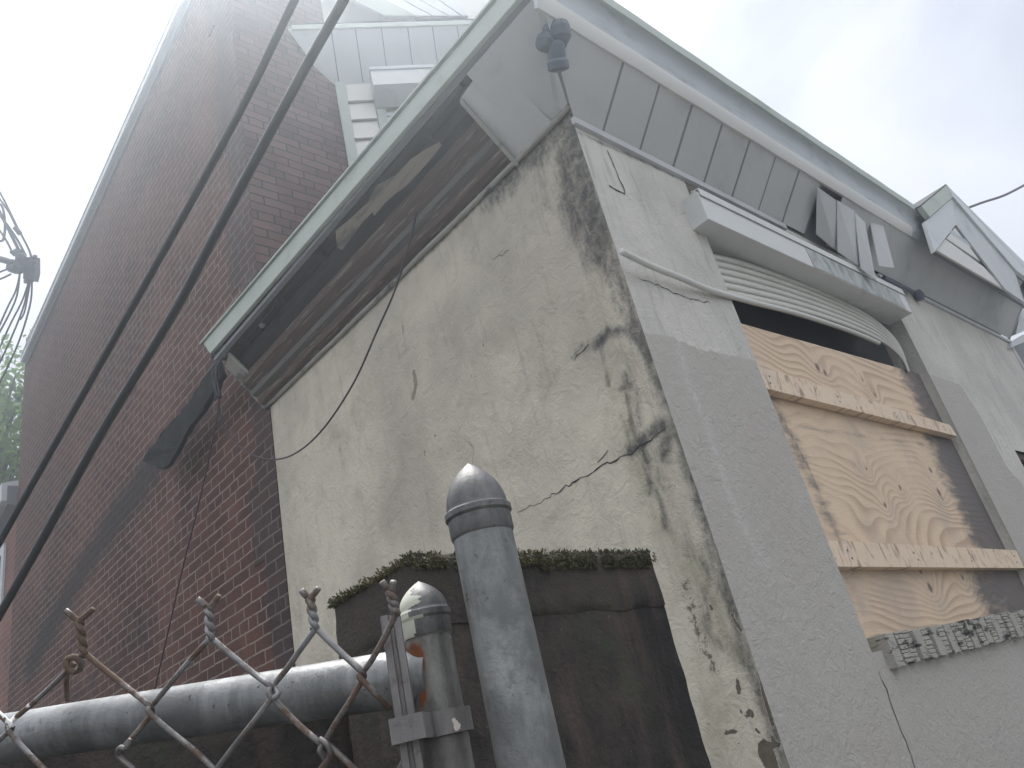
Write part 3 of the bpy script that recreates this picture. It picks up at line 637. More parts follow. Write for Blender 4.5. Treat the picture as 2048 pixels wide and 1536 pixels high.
# side fascia
def pair(p0, p1, x): return side(p0, x), side(p1, x)
t0, t1 = side((993, 0), -.3), side((405, 688), -.3); b0, b1 = side((1033, 0), -.3), side((421, 706), -.3)
ext = lambda a, c, y: a + (c - a) * ((y - a[1]) / (c[1] - a[1]))
T0, T1 = ext(t0, t1, -.262), ext(t0, t1, 2.58); B0, B1 = ext(b0, b1, -.262), ext(b0, b1, 2.50)
b = MB(); b.slab([T0, T1, B1, B0], .022, direction=(1, 0, 0)); R(b, 'side_fascia', MT['fascia'], bevel=.004)
b = MB(); b.box((-.312, -.285, T0[2] - .004), (-.2, 2.59, T0[2] + .004)); 
V = [(-.312, -.285, T0[2] + .002), (-.312, 2.6, T1[2] + .002), (-.15, 2.6, T1[2] + .004), (-.15, -.285, T0[2] + .004)]
b = MB(); b.slab(V, .01, direction=(0, 0, 1)); R(b, 'drip_edge', MT['fascia'])
# side soffit channel (underside shade painted as a dark strip) and remaining corner panels
def sslope(y, x): return (x, y, 3.135 + (-x) * .83)
b = MB(); b.slab([(-.278, -.26, 3.375), (-.278, 2.5, 3.405), (-.255, 2.5, 3.40), (-.255, -.26, 3.37)], .02, direction=(0, 0, 1)); R(b, 'soffit_channel', MT['soffit_dk'])
b = MB(); b.slab([(-.004, 0, 3.14), (-.004, .20, 3.14), (-.262, .20, 3.365), (-.262, -.2, 3.355)], .008, direction=(0, 0, 1)); R(b, 'soffit_panel', MT['soffit'])
# proud remnant
q = [side((1125, 237), -.012), side((1033, 313), -.012)]
pa = np.array([-.012, .075, 3.128]); pb = np.array([-.012, .295, 3.128])
oB = hit(920, 198, 1, .295); oA = hitp(975, 118, pb, np.cross(pa - pb, oB - pb))
b = MB(); b.slab([pa, pb, oB, oA], .012); R(b, 'soffit_panel', MT['soffit'], bevel=.002)
b = MB(); b.slab([pb + (0, -.012, -.004), pb + (0, .004, -.004), oB + (0, .004, -.004), oB + (0, -.012, -.004)], .018, direction=(0, 0, -1)); R(b, 'soffit_edge', MT['trimline'])
# eave end remnant
e = [hit(457, 706, 1, 2.39), side((551, 797)), side((529, 820)), hit(450, 733, 1, 2.50)]
b = MB(); b.slab(e, .014); R(b, 'soffit_panel', MT['trimline'], bevel=.002)
b = MB(); b.tube([e[0] + (0, -.004, -.004), e[1] + (0, -.004, -.004)], .009, 8); R(b, 'soffit_edge', MT['trimline'], smooth=True)
# wall-top moulding
b = MB(); pts = jag([(-.012, .0 - .02, 3.128), (-.012, .8, 3.125), (-.012, 1.6, 3.132), (-.012, YB + .03, 3.14)], .12, .004); b.tube(pts, .012, 8); R(b, 'edge_moulding', MT['trimline'], smooth=True)
# exposed timber along the wall top
def strip(name, pr, mat, y0=.29, y1=2.47, seg=18, am=.006):
    b = MB()
    for i in range(len(pr) - 1):
        V = []
        for s_ in range(seg + 1):
            y = y0 + (y1 - y0) * s_ / seg
            for (x, z) in (pr[i], pr[i + 1]): V.append((x + (rng.random() - .5) * am, y, z + (rng.random() - .5) * am))
        b.add(V, [(2 * j, 2 * j + 1, 2 * j + 3, 2 * j + 2) for j in range(seg)])
    o = R(b, name, mat); md = o.modifiers.new('s', 'SOLIDIFY'); md.thickness = .006; md.offset = 0; return o
strip('frieze_board', [(-.008, 3.145), (-.05, 3.155), (-.062, 3.185)], MT['brownwood'])
strip('frieze_board', [(-.048, 3.188), (-.085, 3.20), (-.092, 3.225)], MT['greywood'], am=.003)
strip('frieze_board', [(-.08, 3.23), (-.135, 3.262), (-.142, 3.30)], MT['brownwood'], am=.003)
strip('frieze_board', [(-.128, 3.31), (-.165, 3.335), (-.165, 3.40)], MT['darkwood'], am=.003)
b = MB(); xx = -.262
for i in range(4):
    w_ = .026 + .006 * rng.random(); b.box((xx, .30, 3.436 + .006 * rng.random()), (xx + w_ - .004, 2.46, 3.4545)); xx += w_
R(b, 'deck_plank', MT['deck'])
for yy in (.55, .98, 1.42, 1.85, 2.28):
    b = MB(); b.box((-.255, yy, 3.395), (-.17, yy + .038, 3.435)); R(b, 'lookout', MT['deck'], bevel=.003)
# torn plywood fragments still nailed to the lookouts
pn = np.array([.83, 0, 1.0]); pn /= np.linalg.norm(pn); pp = np.array([-.2, 1, 3.135 + .2 * .83])
frag = [(671, 462), (700, 438), (735, 405), (752, 372), (790, 352), (820, 320), (850, 300), (878, 285), (882, 292), (862, 318), (838, 345), (812, 372), (790, 388), (768, 408), (748, 432), (745, 424), (722, 448), (700, 478), (684, 500), (674, 495)]
b = MB(); b.slab([hitp(*p, pp, pn) for p in frag], .008); R(b, 'torn_board', MT['tanwood'])
frag = [(800, 380), (860, 330), (930, 250), (905, 300), (850, 400), (780, 450), (760, 470)]
b = MB(); b.slab([hitp(*p, pp + (0, 0, .06), pn) for p in frag], .006); R(b, 'torn_board', MT['darkwood'])
frag = [(560, 620), (600, 575), (660, 520), (700, 510), (690, 545), (620, 620), (560, 680)]
b = MB(); b.slab([hitp(*p, pp + (.05, 0, .05), pn) for p in frag], .006); R(b, 'torn_board', MT['darkwood'])

# front soffit: separate panels with folded seams
PX = .2135
def fs(x, y): return (x, y, 3.085 + (-y) * 1.06)
yo = -.185; xb = [-.22]; x = .16
seams = [.16 + PX * i for i in range(8)]
prev = 0.0
for i, xs_ in enumerate(seams):
    x0_ = prev; x1_ = xs_ - .006
    lo0 = fs(x0_, -.008); lo1 = fs(x1_, -.008); hi1 = fs(x1_ + .0, yo); hi0 = fs(x0_ if i else -.24, yo)
    P = [np.array(v) for v in (lo0, lo1, hi1, hi0)]
    jz = (rng.random() - .5) * .008; P[1][2] += jz; P[2][2] += jz
    b = MB(); b.slab(P, .006, direction=(0, .25, 1)); R(b, 'soffit_panel', MT['soffit'], bevel=.001)
    b = MB(); b.slab([fs(x1_, -.008), fs(x1_ + .012, -.008), fs(x1_ + .012, yo), fs(x1_, yo)], .02, direction=(0, .3, 1)); R(b, 'soffit_seam', MT['soffit_dk'])
    prev = xs_ + .004
b = MB(); b.slab([(-.0, -.0, 3.10), (.04, -.03, 3.125), (-.20, -.19, 3.29), (-.25, -.17, 3.33), (-.03, .03, 3.15)], .01, direction=(0, 0, 1)); o = R(b, 'hip_strip', MT['soffit']); o.location = o.location + Vector((0, 0, .012))
# hanging loose panels
def hang(pix, ys, th=.004):
    b = MB(); b.slab([front(p, y) for p, y in zip(pix, ys)], th, direction=(.1, 1, .3)); R(b, 'loose_soffit_panel', MT['soffit'])
hang([(1635, 374), (1672, 400), (1672, 500), (1633, 468)], [-.18, -.18, -.06, -.05])
hang([(1674, 400), (1709, 422), (1720, 535), (1676, 503)], [-.18, -.18, -.09, -.07])
hang([(1710, 425), (1730, 445), (1752, 560), (1722, 537)], [-.18, -.17, -.11, -.10])
hang([(1738, 432), (1766, 450), (1789, 536), (1758, 532)], [-.16, -.17, -.14, -.11])
# smooth continuing soffit to the right end
x0_ = 1.88
b = MB(); b.slab([fs(x0_, -.008), fs(4.72, -.008), fs(4.72, yo), fs(x0_, yo)], .006, direction=(0, .25, 1)); R(b, 'soffit_panel', MT['soffit'])
b = MB(); b.slab([(4.722, .0, 3.08), (4.722, -.2, 3.28), (4.722, -.2, 3.4), (4.722, 0, 3.4)], .01, direction=(-1, 0, 0)); R(b, 'soffit_end', MT['soffit'])
# front edge moulding at wall top, and dark broken backing where panels have dropped
b = MB(); b.box((-.01, -.016, 3.055), (1.45, .0, 3.085)); b.box((2.45, -.016, 3.045), (4.74, 0, 3.07)); R(b, 'edge_moulding', MT['soffit'])
b = MB(); b.box((1.40, .004, 3.06), (2.46, .02, 3.30)); b.box((1.40, -.16, 3.33), (2.46, .02, 3.35)); R(b, 'soffit_cavity', MT['soffit_dk'])
b = MB(); b.tube(jag([(2.43, -.03, 3.02), (2.62, -.03, 3.03), (2.85, -.03, 3.035)], .08, .01), .012, 8); b.lathe((2.93, -.03, 3.03), [(.02, -.03), (.03, 0), (.02, .03)], 12); R(b, 'conduit', MT['lamp'])
# front fascia, formed metal
prof = [(-.180, 3.283), (-.192, 3.281), (-.214, 3.315), (-.2145, 3.345), (-.222, 3.40), (-.232, 3.43), (-.252, 3.445), (-.262, 3.447), (-.264, 3.497), (-.15, 3.52), (-.15, 3.5), (-.24, 3.485), (-.215, 3.44), (-.195, 3.36)]
PM = [0, 0, 0] + [2] * 3 + [1] * 8
segx = [-.285 + 3.0 * i / 24 for i in range(25)]
b = MB(); kk = len(prof); V = []
for i, xx in enumerate(segx):
    dz = -.006 * math.sin(math.pi * i / 24) + .002 * math.sin(i * 1.9)
    V += [(xx, p[0], p[1] + dz) for p in prof]
Fc = [(i * kk + j, i * kk + (j + 1) % kk, (i + 1) * kk + (j + 1) % kk, (i + 1) * kk + j) for i in range(24) for j in range(kk)] + [tuple(range(kk)), tuple(24 * kk + j for j in range(kk))]
b.add(V, Fc); b.M = [(0 if (i_ % kk) in (0, 1, 2) else 1 if (i_ % kk) in (3, 4, 5) else 2) if i_ < 24 * kk else 1 for i_ in range(len(Fc))]; o = R(b, 'front_fascia', [MT['siding'], MT['fband'], MT['fascia']]); shade_auto(o, 50)
b = MB(); b.prism(prof, lambda p, a: (a, p[0], p[1]), 2.7155, 4.75); o = R(b, 'front_fascia', MT['fband']); shade_auto(o, 50)
# small gable over the far half
gy = -.30
def G(p, y=gy): return front(p, y)
gab = empty('gable', (3.3, -.2, 3.4), None, None); gab.parent = house; gab.location = Vector((3.3, -.2, 3.4)) - Vector(house.location)
def GB(mb, name, mat, **k): return obj_under(mb.build(name, mat, house, **k), gab)
b = MB(); b.slab([G((1843, 412)), G((1893, 370)), G((1906, 393)), G((1860, 434))], .03, direction=(0, 1, 0)); GB(b, 'left_rake', MT['fascia'])
b = MB(); b.slab([G((1850, 444), -.285), G((1905, 395), -.285), G((1912, 449), -.27), G((1869, 504), -.27)], .02, direction=(0, 1, 0)); GB(b, 'return_panel', MT['white'])
b = MB(); b.slab([G((1893, 370)), G((1902, 388)), G((2032, 540)), G((2100, 590)), G((2100, 575))], .03, direction=(0, 1, 0)); GB(b, 'right_rake', MT['white'])
b = MB(); b.slab([G((1905, 393), -.285), G((2030, 545), -.285), G((2048, 604), -.27), G((2012, 580), -.27), G((1912, 449), -.27)], .012, direction=(0, 1, 0)); GB(b, 'rake_soffit', MT['soffit'])
b = MB(); b.slab([G((1873, 500), -.258), G((1890, 478), -.258), G((1968, 534), -.258), G((2012, 581), -.258)], .012, direction=(0, 1, 0)); GB(b, 'siding', MT['siding'])
b = MB(); b.slab([G((1893, 477), -.262), G((1910, 455), -.262), G((1960, 522), -.262)], .01, direction=(0, 1, 0)); GB(b, 'siding', MT['siding'])
b = MB(); b.slab([G((1868, 500), -.2), G((1906, 392), -.2), G((2048, 560), -.2), G((2048, 610), -.2)], .05, direction=(0, 1, 0)); GB(b, 'gable_back', MT['soffit_dk'])
ax_ = G((1893, 370)); al = G((1843, 412)); ar = G((2100, 590))
b = MB(); b.slab([ax_, al, al + (0, 1.9, 0), ax_ + (0, 1.9, 0)], .01, direction=(0, 0, 1)); b.slab([ax_, ar, ar + (0, 1.9, 0), ax_ + (0, 1.9, 0)], .01, direction=(0, 0, 1)); GB(b, 'gable_roof', MT['roof'])

# ---------------------------------------------------------------- upper storey: main eave and bay
b = MB()
pe = [(0.0, 7.10), (-.10, 7.10), (-.16, 7.20), (-.16, 7.30), (-.20, 7.30), (-.20, 7.36), (0.3, 7.5), (.3, 7.1)]
ez0 = 7.538; 
# the eave drops slightly towards the rear
def eave(p, a):
    return (p[0], a, p[1] + (7.50 - 7.22) * (0 if a > 5 else 0))
E0 = hit(355, 0, 0, -.075); E1 = hit(50, 692, 0, -.075)
sl_ = (E0[2] - E1[2]) / (E0[1] - E1[1])
def eav(x, dz, y): return (x, y, E1[2] + (y - E1[1]) * sl_ + dz)
prf = [(-.004, -.13), (-.02, -.13), (-.025, -.115), (-.052, -.095), (-.052, -.06)]
prw = [(-.051, -.085), (-.070, -.085), (-.072, -.03), (-.066, -.025), (-.066, -.015), (-.078, -.015), (-.08, .0), (.3, .04), (.3, -.085)]
y0_, y1_ = YB - .15, YE - .16
b = MB(); b.prism(prf + [(.3, -.06), (.3, -.15)], lambda p, a: eav(p[0], p[1], a), y0_, y1_); b.build('eave_soffit', MT['soffit_dk'], house)  # shade under the eave put into the dark soffit colour
b = MB(); b.prism(prw, lambda p, a: eav(p[0], p[1], a), y0_, y1_ + .03); b.build('eave_gutter', MT['white'], house)
zroof = lambda y: E1[2] + (y - E1[1]) * sl_
b = MB(); b.slab([(.3, YB, zroof(YB) - .02), (4.75, YB, zroof(YB) + .4), (4.75, YE, zroof(YE) + .4), (.3, YE, zroof(YE) - .02)], .05, direction=(0, 0, 1)); b.build('main_roof', MT['roof'], house)

bay = empty('bay_window', (1.5, 2.0, 5.0), None, None); bay.parent = house; bay.location = Vector((1.5, 2.0, 5.0)) - Vector(house.location)
def BY(mb, name, mat, **k): return obj_under(mb.build(name, mat, house, **k), bay)
c32 = np.array([.848, -.53, 0]); n32 = np.array([-.53, -.848, 0]); P0 = np.array([.8, YB, 0])
def bp(s_, z, off=0.0): return P0 + c32 * s_ + n32 * off + np.array([0, 0, z])
def bh(p, off=0.0): return hitp(p[0], p[1], P0 + n32 * off, n32)
def bay_uv(p, off=0.0): q = bh(p, off); return float(np.dot(q - P0, c32)), float(q[2])
b = MB(); b.slab([bp(-.02, 3.5), bp(1.6, 3.5), bp(1.6, 7.6), bp(-.02, 7.6)], .3, direction=-n32); BY(b, 'bay_core', MT['siding'])
b = MB(); b.slab([bp(.0, 3.5, .002), bp(.075, 3.5, .002), bp(.075, 6.03, .002), bp(.0, 6.03, .002)], .03, direction=n32); BY(b, 'corner_trim', MT['fascia'], bevel=.003)
# clapboards
b = MB(); hz = .19
for i in range(11):
    z1 = 5.985 - .0 - hz * (i) + .03; z0 = z1 - hz
    b.add([bp(.076, z0, .030), bp(.27 if z0 > 5.4 else .29, z0, .030), bp(.27 if z0 > 5.4 else .29, z1 - .012, .008), bp(.076, z1 - .012, .008), bp(.076, z0, .006), bp(.29, z0, .006)],
          [(0, 1, 2, 3), (0, 4, 5, 1)])
BY(b, 'clapboard_siding', MT['siding'])
u, zt1 = bay_uv((740, 168)); u2, zb1 = bay_uv((755, 245))
b = MB(); b.slab([bp(.27, 6.0, .16), bp(1.5, 6.0, .16), bp(1.5, 5.83, .17), bp(.27, 5.83, .17)], .12, direction=-n32); BY(b, 'shutter_box', MT['white_b'], bevel=.003)
b = MB(); b.slab([bp(.265, 6.02, .172), bp(1.5, 6.02, .172), bp(1.5, 5.99, .172), bp(.265, 5.99, .172)], .12, direction=-n32); BY(b, 'box_lip', MT['white'])
b = MB(); b.slab([bp(.27, 5.83, .165), bp(1.5, 5.83, .165), bp(1.5, 5.72, .045), bp(.27, 5.72, .045)], .02, direction=(0, 0, 1)); BY(b, 'box_underside', MT['soffit'])
b = MB(); b.slab([bp(.275, 3.6, .034), bp(.345, 3.6, .034), bp(.345, 5.72, .034), bp(.275, 5.72, .034)], .03, direction=-n32); BY(b, 'window_casing', MT['fascia'])
b = MB()
for i in range(30):
    z1 = 5.70 - .05 * i; b.add([bp(.347, z1 - .05, .028), bp(1.5, z1 - .05, .028), bp(1.5, z1, .02), bp(.347, z1, .02), bp(.347, z1 - .05, .012), bp(1.5, z1 - .05, .012)], [(0, 1, 2, 3), (0, 4, 5, 1)])
BY(b, 'roller_shutter', MT['soffit'])
# cove panels over the bay
OF = .25
tl = bh((590, 60), OF); 
zt2 = tl[2]; zb2 = 6.03
s0b = -.02
ss = [bay_uv((x_, 160))[0] for x_ in (655, 679, 724, 775, 826, 877, 930)]
b = MB(); st_ = [-.30, .04, .25, .46, .67, .88, 1.09, 1.30, 1.5]
lows = [(655, 168), (679, 167), (727, 165), (777, 162), (829, 159), (880, 157), (930, 154), (985, 150)]
ups = [(577, 62), (663, 58), (711, 54), (763, 51), (815, 48), (864, 46), (913, 44), (965, 41)]
Lw = [bp(bay_uv(p)[0], zb2, .002) for p in lows]; Up = [bp(bay_uv(p, OF)[0], zt2, OF) for p in ups]
for i in range(len(lows) - 1):
    b = MB(); a, c_, d_, e_ = Lw[i], Lw[i + 1] - c32 * .008, Up[i + 1] - c32 * .008, Up[i]
    b.slab([a, c_, d_, e_], .01, direction=(0, 0, 1)); BY(b, 'cove_panel', MT['white'])
b = MB(); b.slab([Lw[0], Lw[-1], Up[-1], Up[0]], .03, direction=(0, 0, 1)); o = BY(b, 'cove_backing', MT['soffit_dk']); o.location = o.location + Vector((0, 0, .013))
f0, f1 = bay_uv((582, 50), OF + .01), bay_uv((965, 30), OF + .01); g0, g1 = bay_uv((584, 62), OF + .01), bay_uv((965, 42), OF + .01)
b = MB(); b.slab([bp(f0[0], f0[1] - .0, OF + .012), bp(1.55, f0[1], OF + .012), bp(1.55, zt2 - .005, OF + .012), bp(g0[0], zt2 - .005, OF + .012)], .02, direction=-n32); BY(b, 'bay_fascia', MT['fascia'], bevel=.003)
zf = f0[1]
b = MB(); b.slab([bp(f0[0], zf, OF + .012), bp(1.55, zf, OF + .012), bp(1.55, zf + .01, -.1), bp(f0[0], zf + .01, -.1)], .01, direction=(0, 0, 1)); BY(b, 'bay_roof', MT['roof'])
# front gable above the bay: pale rake board and white seamed siding
o1 = OF - .06
def gp(p): return bh(p, o1)
def lift(a, c_, f_=3.0): return a + (a - c_) * f_
r0, r1, r2, r3 = gp((709, 0)), gp((768, 31)), gp((832, 31)), gp((774, 0))
b = MB(); b.slab([lift(r0, r1), r1, r2, lift(r3, r2)], .03, direction=-n32); BY(b, 'rake_board', MT['fascia'])
b = MB(); s3 = [(774, 832), (808, 866), (842, 899), (880, 925), (912, 940)]
for (xa, xb_), (xc, xd) in zip(s3[:-1], s3[1:]):
    A_, B_, C_, D_ = gp((xa, 0)), gp((xb_, 31)), gp((xd - 4, 31)), gp((xc - 4, 0))
    b.slab([lift(A_, B_), B_, C_, lift(D_, C_)], .02, direction=-n32)
BY(b, 'gable_siding', MT['white'])
A_, B_, C_, D_ = gp((774, 0)), gp((832, 31)), gp((936, 31)), gp((908, 0))
b = MB(); b.slab([lift(A_, B_), B_, C_, lift(D_, C_)], .02, direction=-n32); o = BY(b, 'siding_backing', MT['soffit']); o.location = o.location + Vector((-n32 * .024).tolist())

# ================================================================ loose things on the house
# broken gutter length
gp_ = [(418, 742), (437, 722), (446, 752), (418, 800), (382, 850), (338, 930), (322, 940), (284, 922), (300, 896), (338, 850), (384, 795)]
b = MB(); b.slab(jag([side(p, -.17) for p in gp_ + gp_[:1]], .05, .012)[:-1], .028, direction=(1, 0, 0))
tag(b.build('broken_gutter', MT['gutter']), 'blackened broken gutter length hanging along the red brick side wall below the porch eave end', 'gutter')
b = MB(); b.slab([side(p, -.26) for p in [(442, 672), (452, 676), (458, 695), (447, 716), (438, 708), (448, 692)]], .01); b.slab([side(p, -.27) for p in [(412, 700), (440, 680), (448, 694), (430, 712)]], .012)
tag(b.build('gutter_bracket', MT['greywood']), 'torn pale metal bracket at the lower end of the porch side eave', 'bracket')
# tangled dark cables at the eave end
b = MB()
for k_ in range(7):
    o_ = rng.random((4, 2)) * 12 - 6
    b.tube(spline([side((448 + o_[0][0], 690 + o_[0][1]), -.24), side((440 + o_[1][0], 715 + o_[1][1]), -.23), side((430 + o_[2][0], 745 + o_[2][1]), -.22), side((436 + o_[3][0], 790 + o_[3][1] * 2), -.2)], 6), .0055, 6)
tag(b.build('cable_tangle', MT['cable'], smooth=True), 'small knot of black cables at the lower corner of the porch side eave', 'cable')
b = MB(); P = [side((835, 415), -.10), side((815, 500), -.085), side((790, 580), -.07), side((755, 660), -.06), side((705, 770), -.06), side((640, 865), -.07), side((580, 912), -.08), side((525, 917), -.10), side((480, 893), -.13), (side((450, 855), -.16)), side((437, 800), -.19), side((438, 740), -.22)]
b.tube(spline(P, 8), .0045, 6); tag(b.build('hanging_wire', MT['wirep'], smooth=True), 'thin dark wire looping across the cream stucco from the eave', 'wire')
b = MB(); P = [side((437, 735), -.2), side((436, 820), -.2), side((415, 930), -.18), side((392, 1030), -.16), side((362, 1150), -.14), side((330, 1290), -.12), side((300, 1420), -.1)]
b.tube(spline(P, 8), .0045, 6); tag(b.build('hanging_wire', MT['wirep'], smooth=True), 'thin dark wire hanging straight down the red brick side wall', 'wire')

# security lamp under the porch corner
lp = empty('security_lamp', hitp(1113, 60, (-.05, -.05, 3.2), np.array([.5, .5, 1.0])), 'dark round security lamp under the corner of the porch soffit', 'lamp')
def hc(px, py, off): return hitp(px, py, (-.06, -.06, 3.17 - off), np.array([.55, .55, 1.0]))
b = MB(); a_ = hc(1113, 62, .0); b.lathe(a_, [(.045, -.02), (.05, 0), (.045, .03), (.02, .06)], 24, axis=(.3, .3, -1)); b.build('mount', MT['lamp'], lp, smooth=False)
b = MB(); c_ = hc(1112, 95, .05); b.tube([a_, c_], .014, 12); b.build('arm', MT['lamp'], lp, smooth=True)
ax2 = np.array([.15, .35, -.9]); d_ = hc(1113, 100, .055); e_ = hc(1117, 135, .075); dd_ = (e_ - d_); L_ = np.linalg.norm(dd_)
b = MB(); b.lathe(d_, [(.018, -.03), (.030, -.015), (.031, L_ * .55), (.037, L_ * .7), (.037, L_ * 1.1), (.028, L_ * 1.18), (.001, L_ * 1.2)], 24, axis=dd_); o = b.build('lamp_head', MT['lamp'], lp); shade_auto(o, 30)
b = MB(); b.lathe(hc(1092, 80, .02), [(.02, -.02), (.034, 0), (.034, .025), (.015, .045)], 20, axis=(-.3, .2, -1)); o = b.build('sensor_head', MT['lamp'], lp); shade_auto(o, 30)
# bare bulb under the side eave
q0 = side((523, 645), -.17)
bl0 = empty('light_bulb', q0, 'small bare bulb fitting in the dark cavity under the porch side eave', 'light bulb')
b = MB(); b.lathe(q0, [(.001, -.035), (.014, -.03), (.022, -.012), (.020, .004), (.012, .018)], 18, axis=(-.1, .2, 1)); b.build('bulb', MT['bulb'], bl0, smooth=True)
b = MB(); b.lathe(q0 + (0, .005, .02), [(.014, 0), (.018, .01), (.018, .05), (.03, .06), (.03, .08)], 18); b.build('socket', MT['lamp'], bl0)

# ================================================================ mossy pier and low wall
py_ = -.30
c0 = front((820, 1103), py_); c1 = front((1303, 1103), py_); zp = (c0[2] + c1[2]) / 2; px0, px1 = c0[0], c1[0]
yk = side((660, 1208), px0)[1]; zg = front((1330, 1212), py_)[2]
def rough_box(a, b_, step, amp, skipbottom=True):
    bm = bmesh.new(); bmesh.ops.create_cube(bm, size=1)
    for v in bm.verts: v.co = Vector([a[i] + (v.co[i] + .5) * (b_[i] - a[i]) for i in range(3)])
    L = max(b_[i] - a[i] for i in range(3)); 
    for ax_i in range(3):
        n_ = max(0, int((b_[ax_i] - a[ax_i]) / step) - 1)
        if n_:
            es = [e for e in bm.edges if abs((e.verts[0].co - e.verts[1].co)[ax_i]) > (b_[ax_i] - a[ax_i]) * .9]
            bmesh.ops.subdivide_edges(bm, edges=es, cuts=n_, use_grid_fill=True)
    from mathutils import noise
    bmesh.ops.recalc_face_normals(bm, faces=bm.faces); bm.normal_update()
    for v in bm.verts:
        edge = sum(1 for i in range(3) if min(abs(v.co[i] - a[i]), abs(v.co[i] - b_[i])) < step * .6)
        nv = noise.noise_vector(v.co * 22) * amp * (.5 if edge < 2 else 1.6) + noise.noise_vector(v.co * 6) * amp
        v.co += nv
        if edge >= 2: 
            ctr = Vector([(a[i] + b_[i]) / 2 for i in range(3)]); dv = (ctr - v.co); v.co += dv.normalized() * amp * 2.0
    V = [tuple(v.co) for v in bm.verts]; Fc = [tuple(x.index for x in f.verts) for f in bm.faces]; bm.verts.index_update()
    V = [tuple(v.co) for v in bm.verts]; Fc = [tuple(x.index for x in f.verts) for f in bm.faces]; bm.free(); return V, Fc
pier = empty('concrete_pier', ((px0 + px1) / 2, (py_ + yk) / 2, 0), 'dark damp concrete pier with mossy top behind the fence posts', 'pier')
V, Fc = rough_box((px0, py_, zg), (px1, yk, zp), .012, .0028); o = obj('cap_block', V, Fc, MT['pier'], pier); shade_auto(o, 60)
V, Fc = rough_box((px0 + .004, py_ + .005, 0), (px1 - .002, yk - .004, zg + .02), .016, .0024); o = obj('shaft', V, Fc, MT['pier'], pier); shade_auto(o, 60)
def moss(name, parent, boxes, count, size=(.003, .008)):
    V = []; Fc = []
    for (ax0, ay0, az0, ax1, ay1, az1, dr) in boxes:
        for _ in range(count):
            t = rng.random(3); p = np.array([ax0 + (ax1 - ax0) * t[0], ay0 + (ay1 - ay0) * t[1], az0 + (az1 - az0) * t[2] * rng.random()])
            if math.sin(p[0] * 31 + 2 * math.sin(p[0] * 90)) + math.sin(p[0] * 57 + p[1] * 40 + 1) + 1.6 * rng.random() - 30 * max(0, az1 - p[2]) * rng.random() < .25: continue
            l = size[0] + (size[1] - size[0]) * rng.random(); d = np.array(dr) + (rng.random(3) - .5) * 1.3; d /= np.linalg.norm(d); d *= l
            w = np.cross(d, rng.random(3) - .5); w /= max(np.linalg.norm(w), 1e-6); w *= .0013
            n0 = len(V); V += [p - w, p + w, p + d * .6 + w * .9 + (0, 0, .001), p + d]; Fc += [(n0, n0 + 1, n0 + 2), (n0, n0 + 2, n0 + 3)]
    return obj(name, V, Fc, MT['moss'], parent)
moss('moss', pier, [(px0 + .02, py_ - .006, zp - .022, px1, py_ - .002, zp - .004, (0, -.35, -1)), (px0, py_ - .003, zp - .004, px1, py_ + .03, zp + .003, (0, -.5, .6)), (px0, py_ - .006, zp - .02, px1, py_ + .0, zp + .001, (0, -.6, -.7)),
                    (px0 - .005, py_, zp - .015, px0 + .02, yk, zp + .002, (-.6, 0, .5)), (px0 + .25, py_ - .007, zp - .03, px1, py_, zp, (0, -.4, -1))], 2600)
# low wall running left from the pier
lw = empty('low_wall', (-2.3, -.05, 0), 'dark mossy low wall running left from the concrete pier under the gate rail', 'wall')
wl = hit(260, 1462, 1, -.02); wr = hit(640, 1420, 1, -.02)
zl = min(wl[2], wr[2])
zl = front((500, 1430), -.02)[2]
V, Fc = rough_box((-5.5, -.02, 0), (px1 - .12, .16, zl), .03, .005); o = obj('wall_block', V, Fc, MT['pier'], lw); shade_auto(o, 60)
moss('moss', lw, [(-2.6, -.025, zl - .01, px0, .03, zl + .003, (0, -.4, .6))], 1300)

# ================================================================ fence posts and gate
def bullet(mb, c, r, h, skirt, mi=0):
    pr = [(r * 1.02, -skirt), (r * 1.06, -skirt + .002), (r * 1.06, -.004), (r * 1.13, -.002), (r * 1.13, .002), (r * 1.04, .004)]
    for i in range(1, 37):
        t = i / 36; pr.append((max(.0005, r * 1.03 * (1 - t ** 2.1) ** .88), .004 + h * t))
    mb.lathe(c, pr, 112, mi)
bp_axis = dep(962, 1052, .60); bx_, by_ = bp_axis[0], bp_axis[1]
def vert_z(px, py, X, Y):
    d = ray(px, py); t = np.dot(np.array([X, Y]) - CP[:2], d[:2]) / np.dot(d[:2], d[:2]); return CP[2] + t * d[2]
zc_ = vert_z(955, 1028, bx_, by_)
big = empty('fence_post', (bx_, by_, 0), 'thick galvanised fence post with bullet cap, the tallest one', 'fence post')
rB = .0228
b = MB(); b.lathe((bx_, by_, 0), [(rB, 0), (rB, zc_ - .012)], 48); o = b.build('post', MT['post'], big); shade_auto(o, 40)
b = MB(); bullet(b, (bx_, by_, zc_), rB, vert_z(938, 937, bx_, by_) - zc_, .018); o = b.build('cap', MT['cap'], big); shade_auto(o, 25)

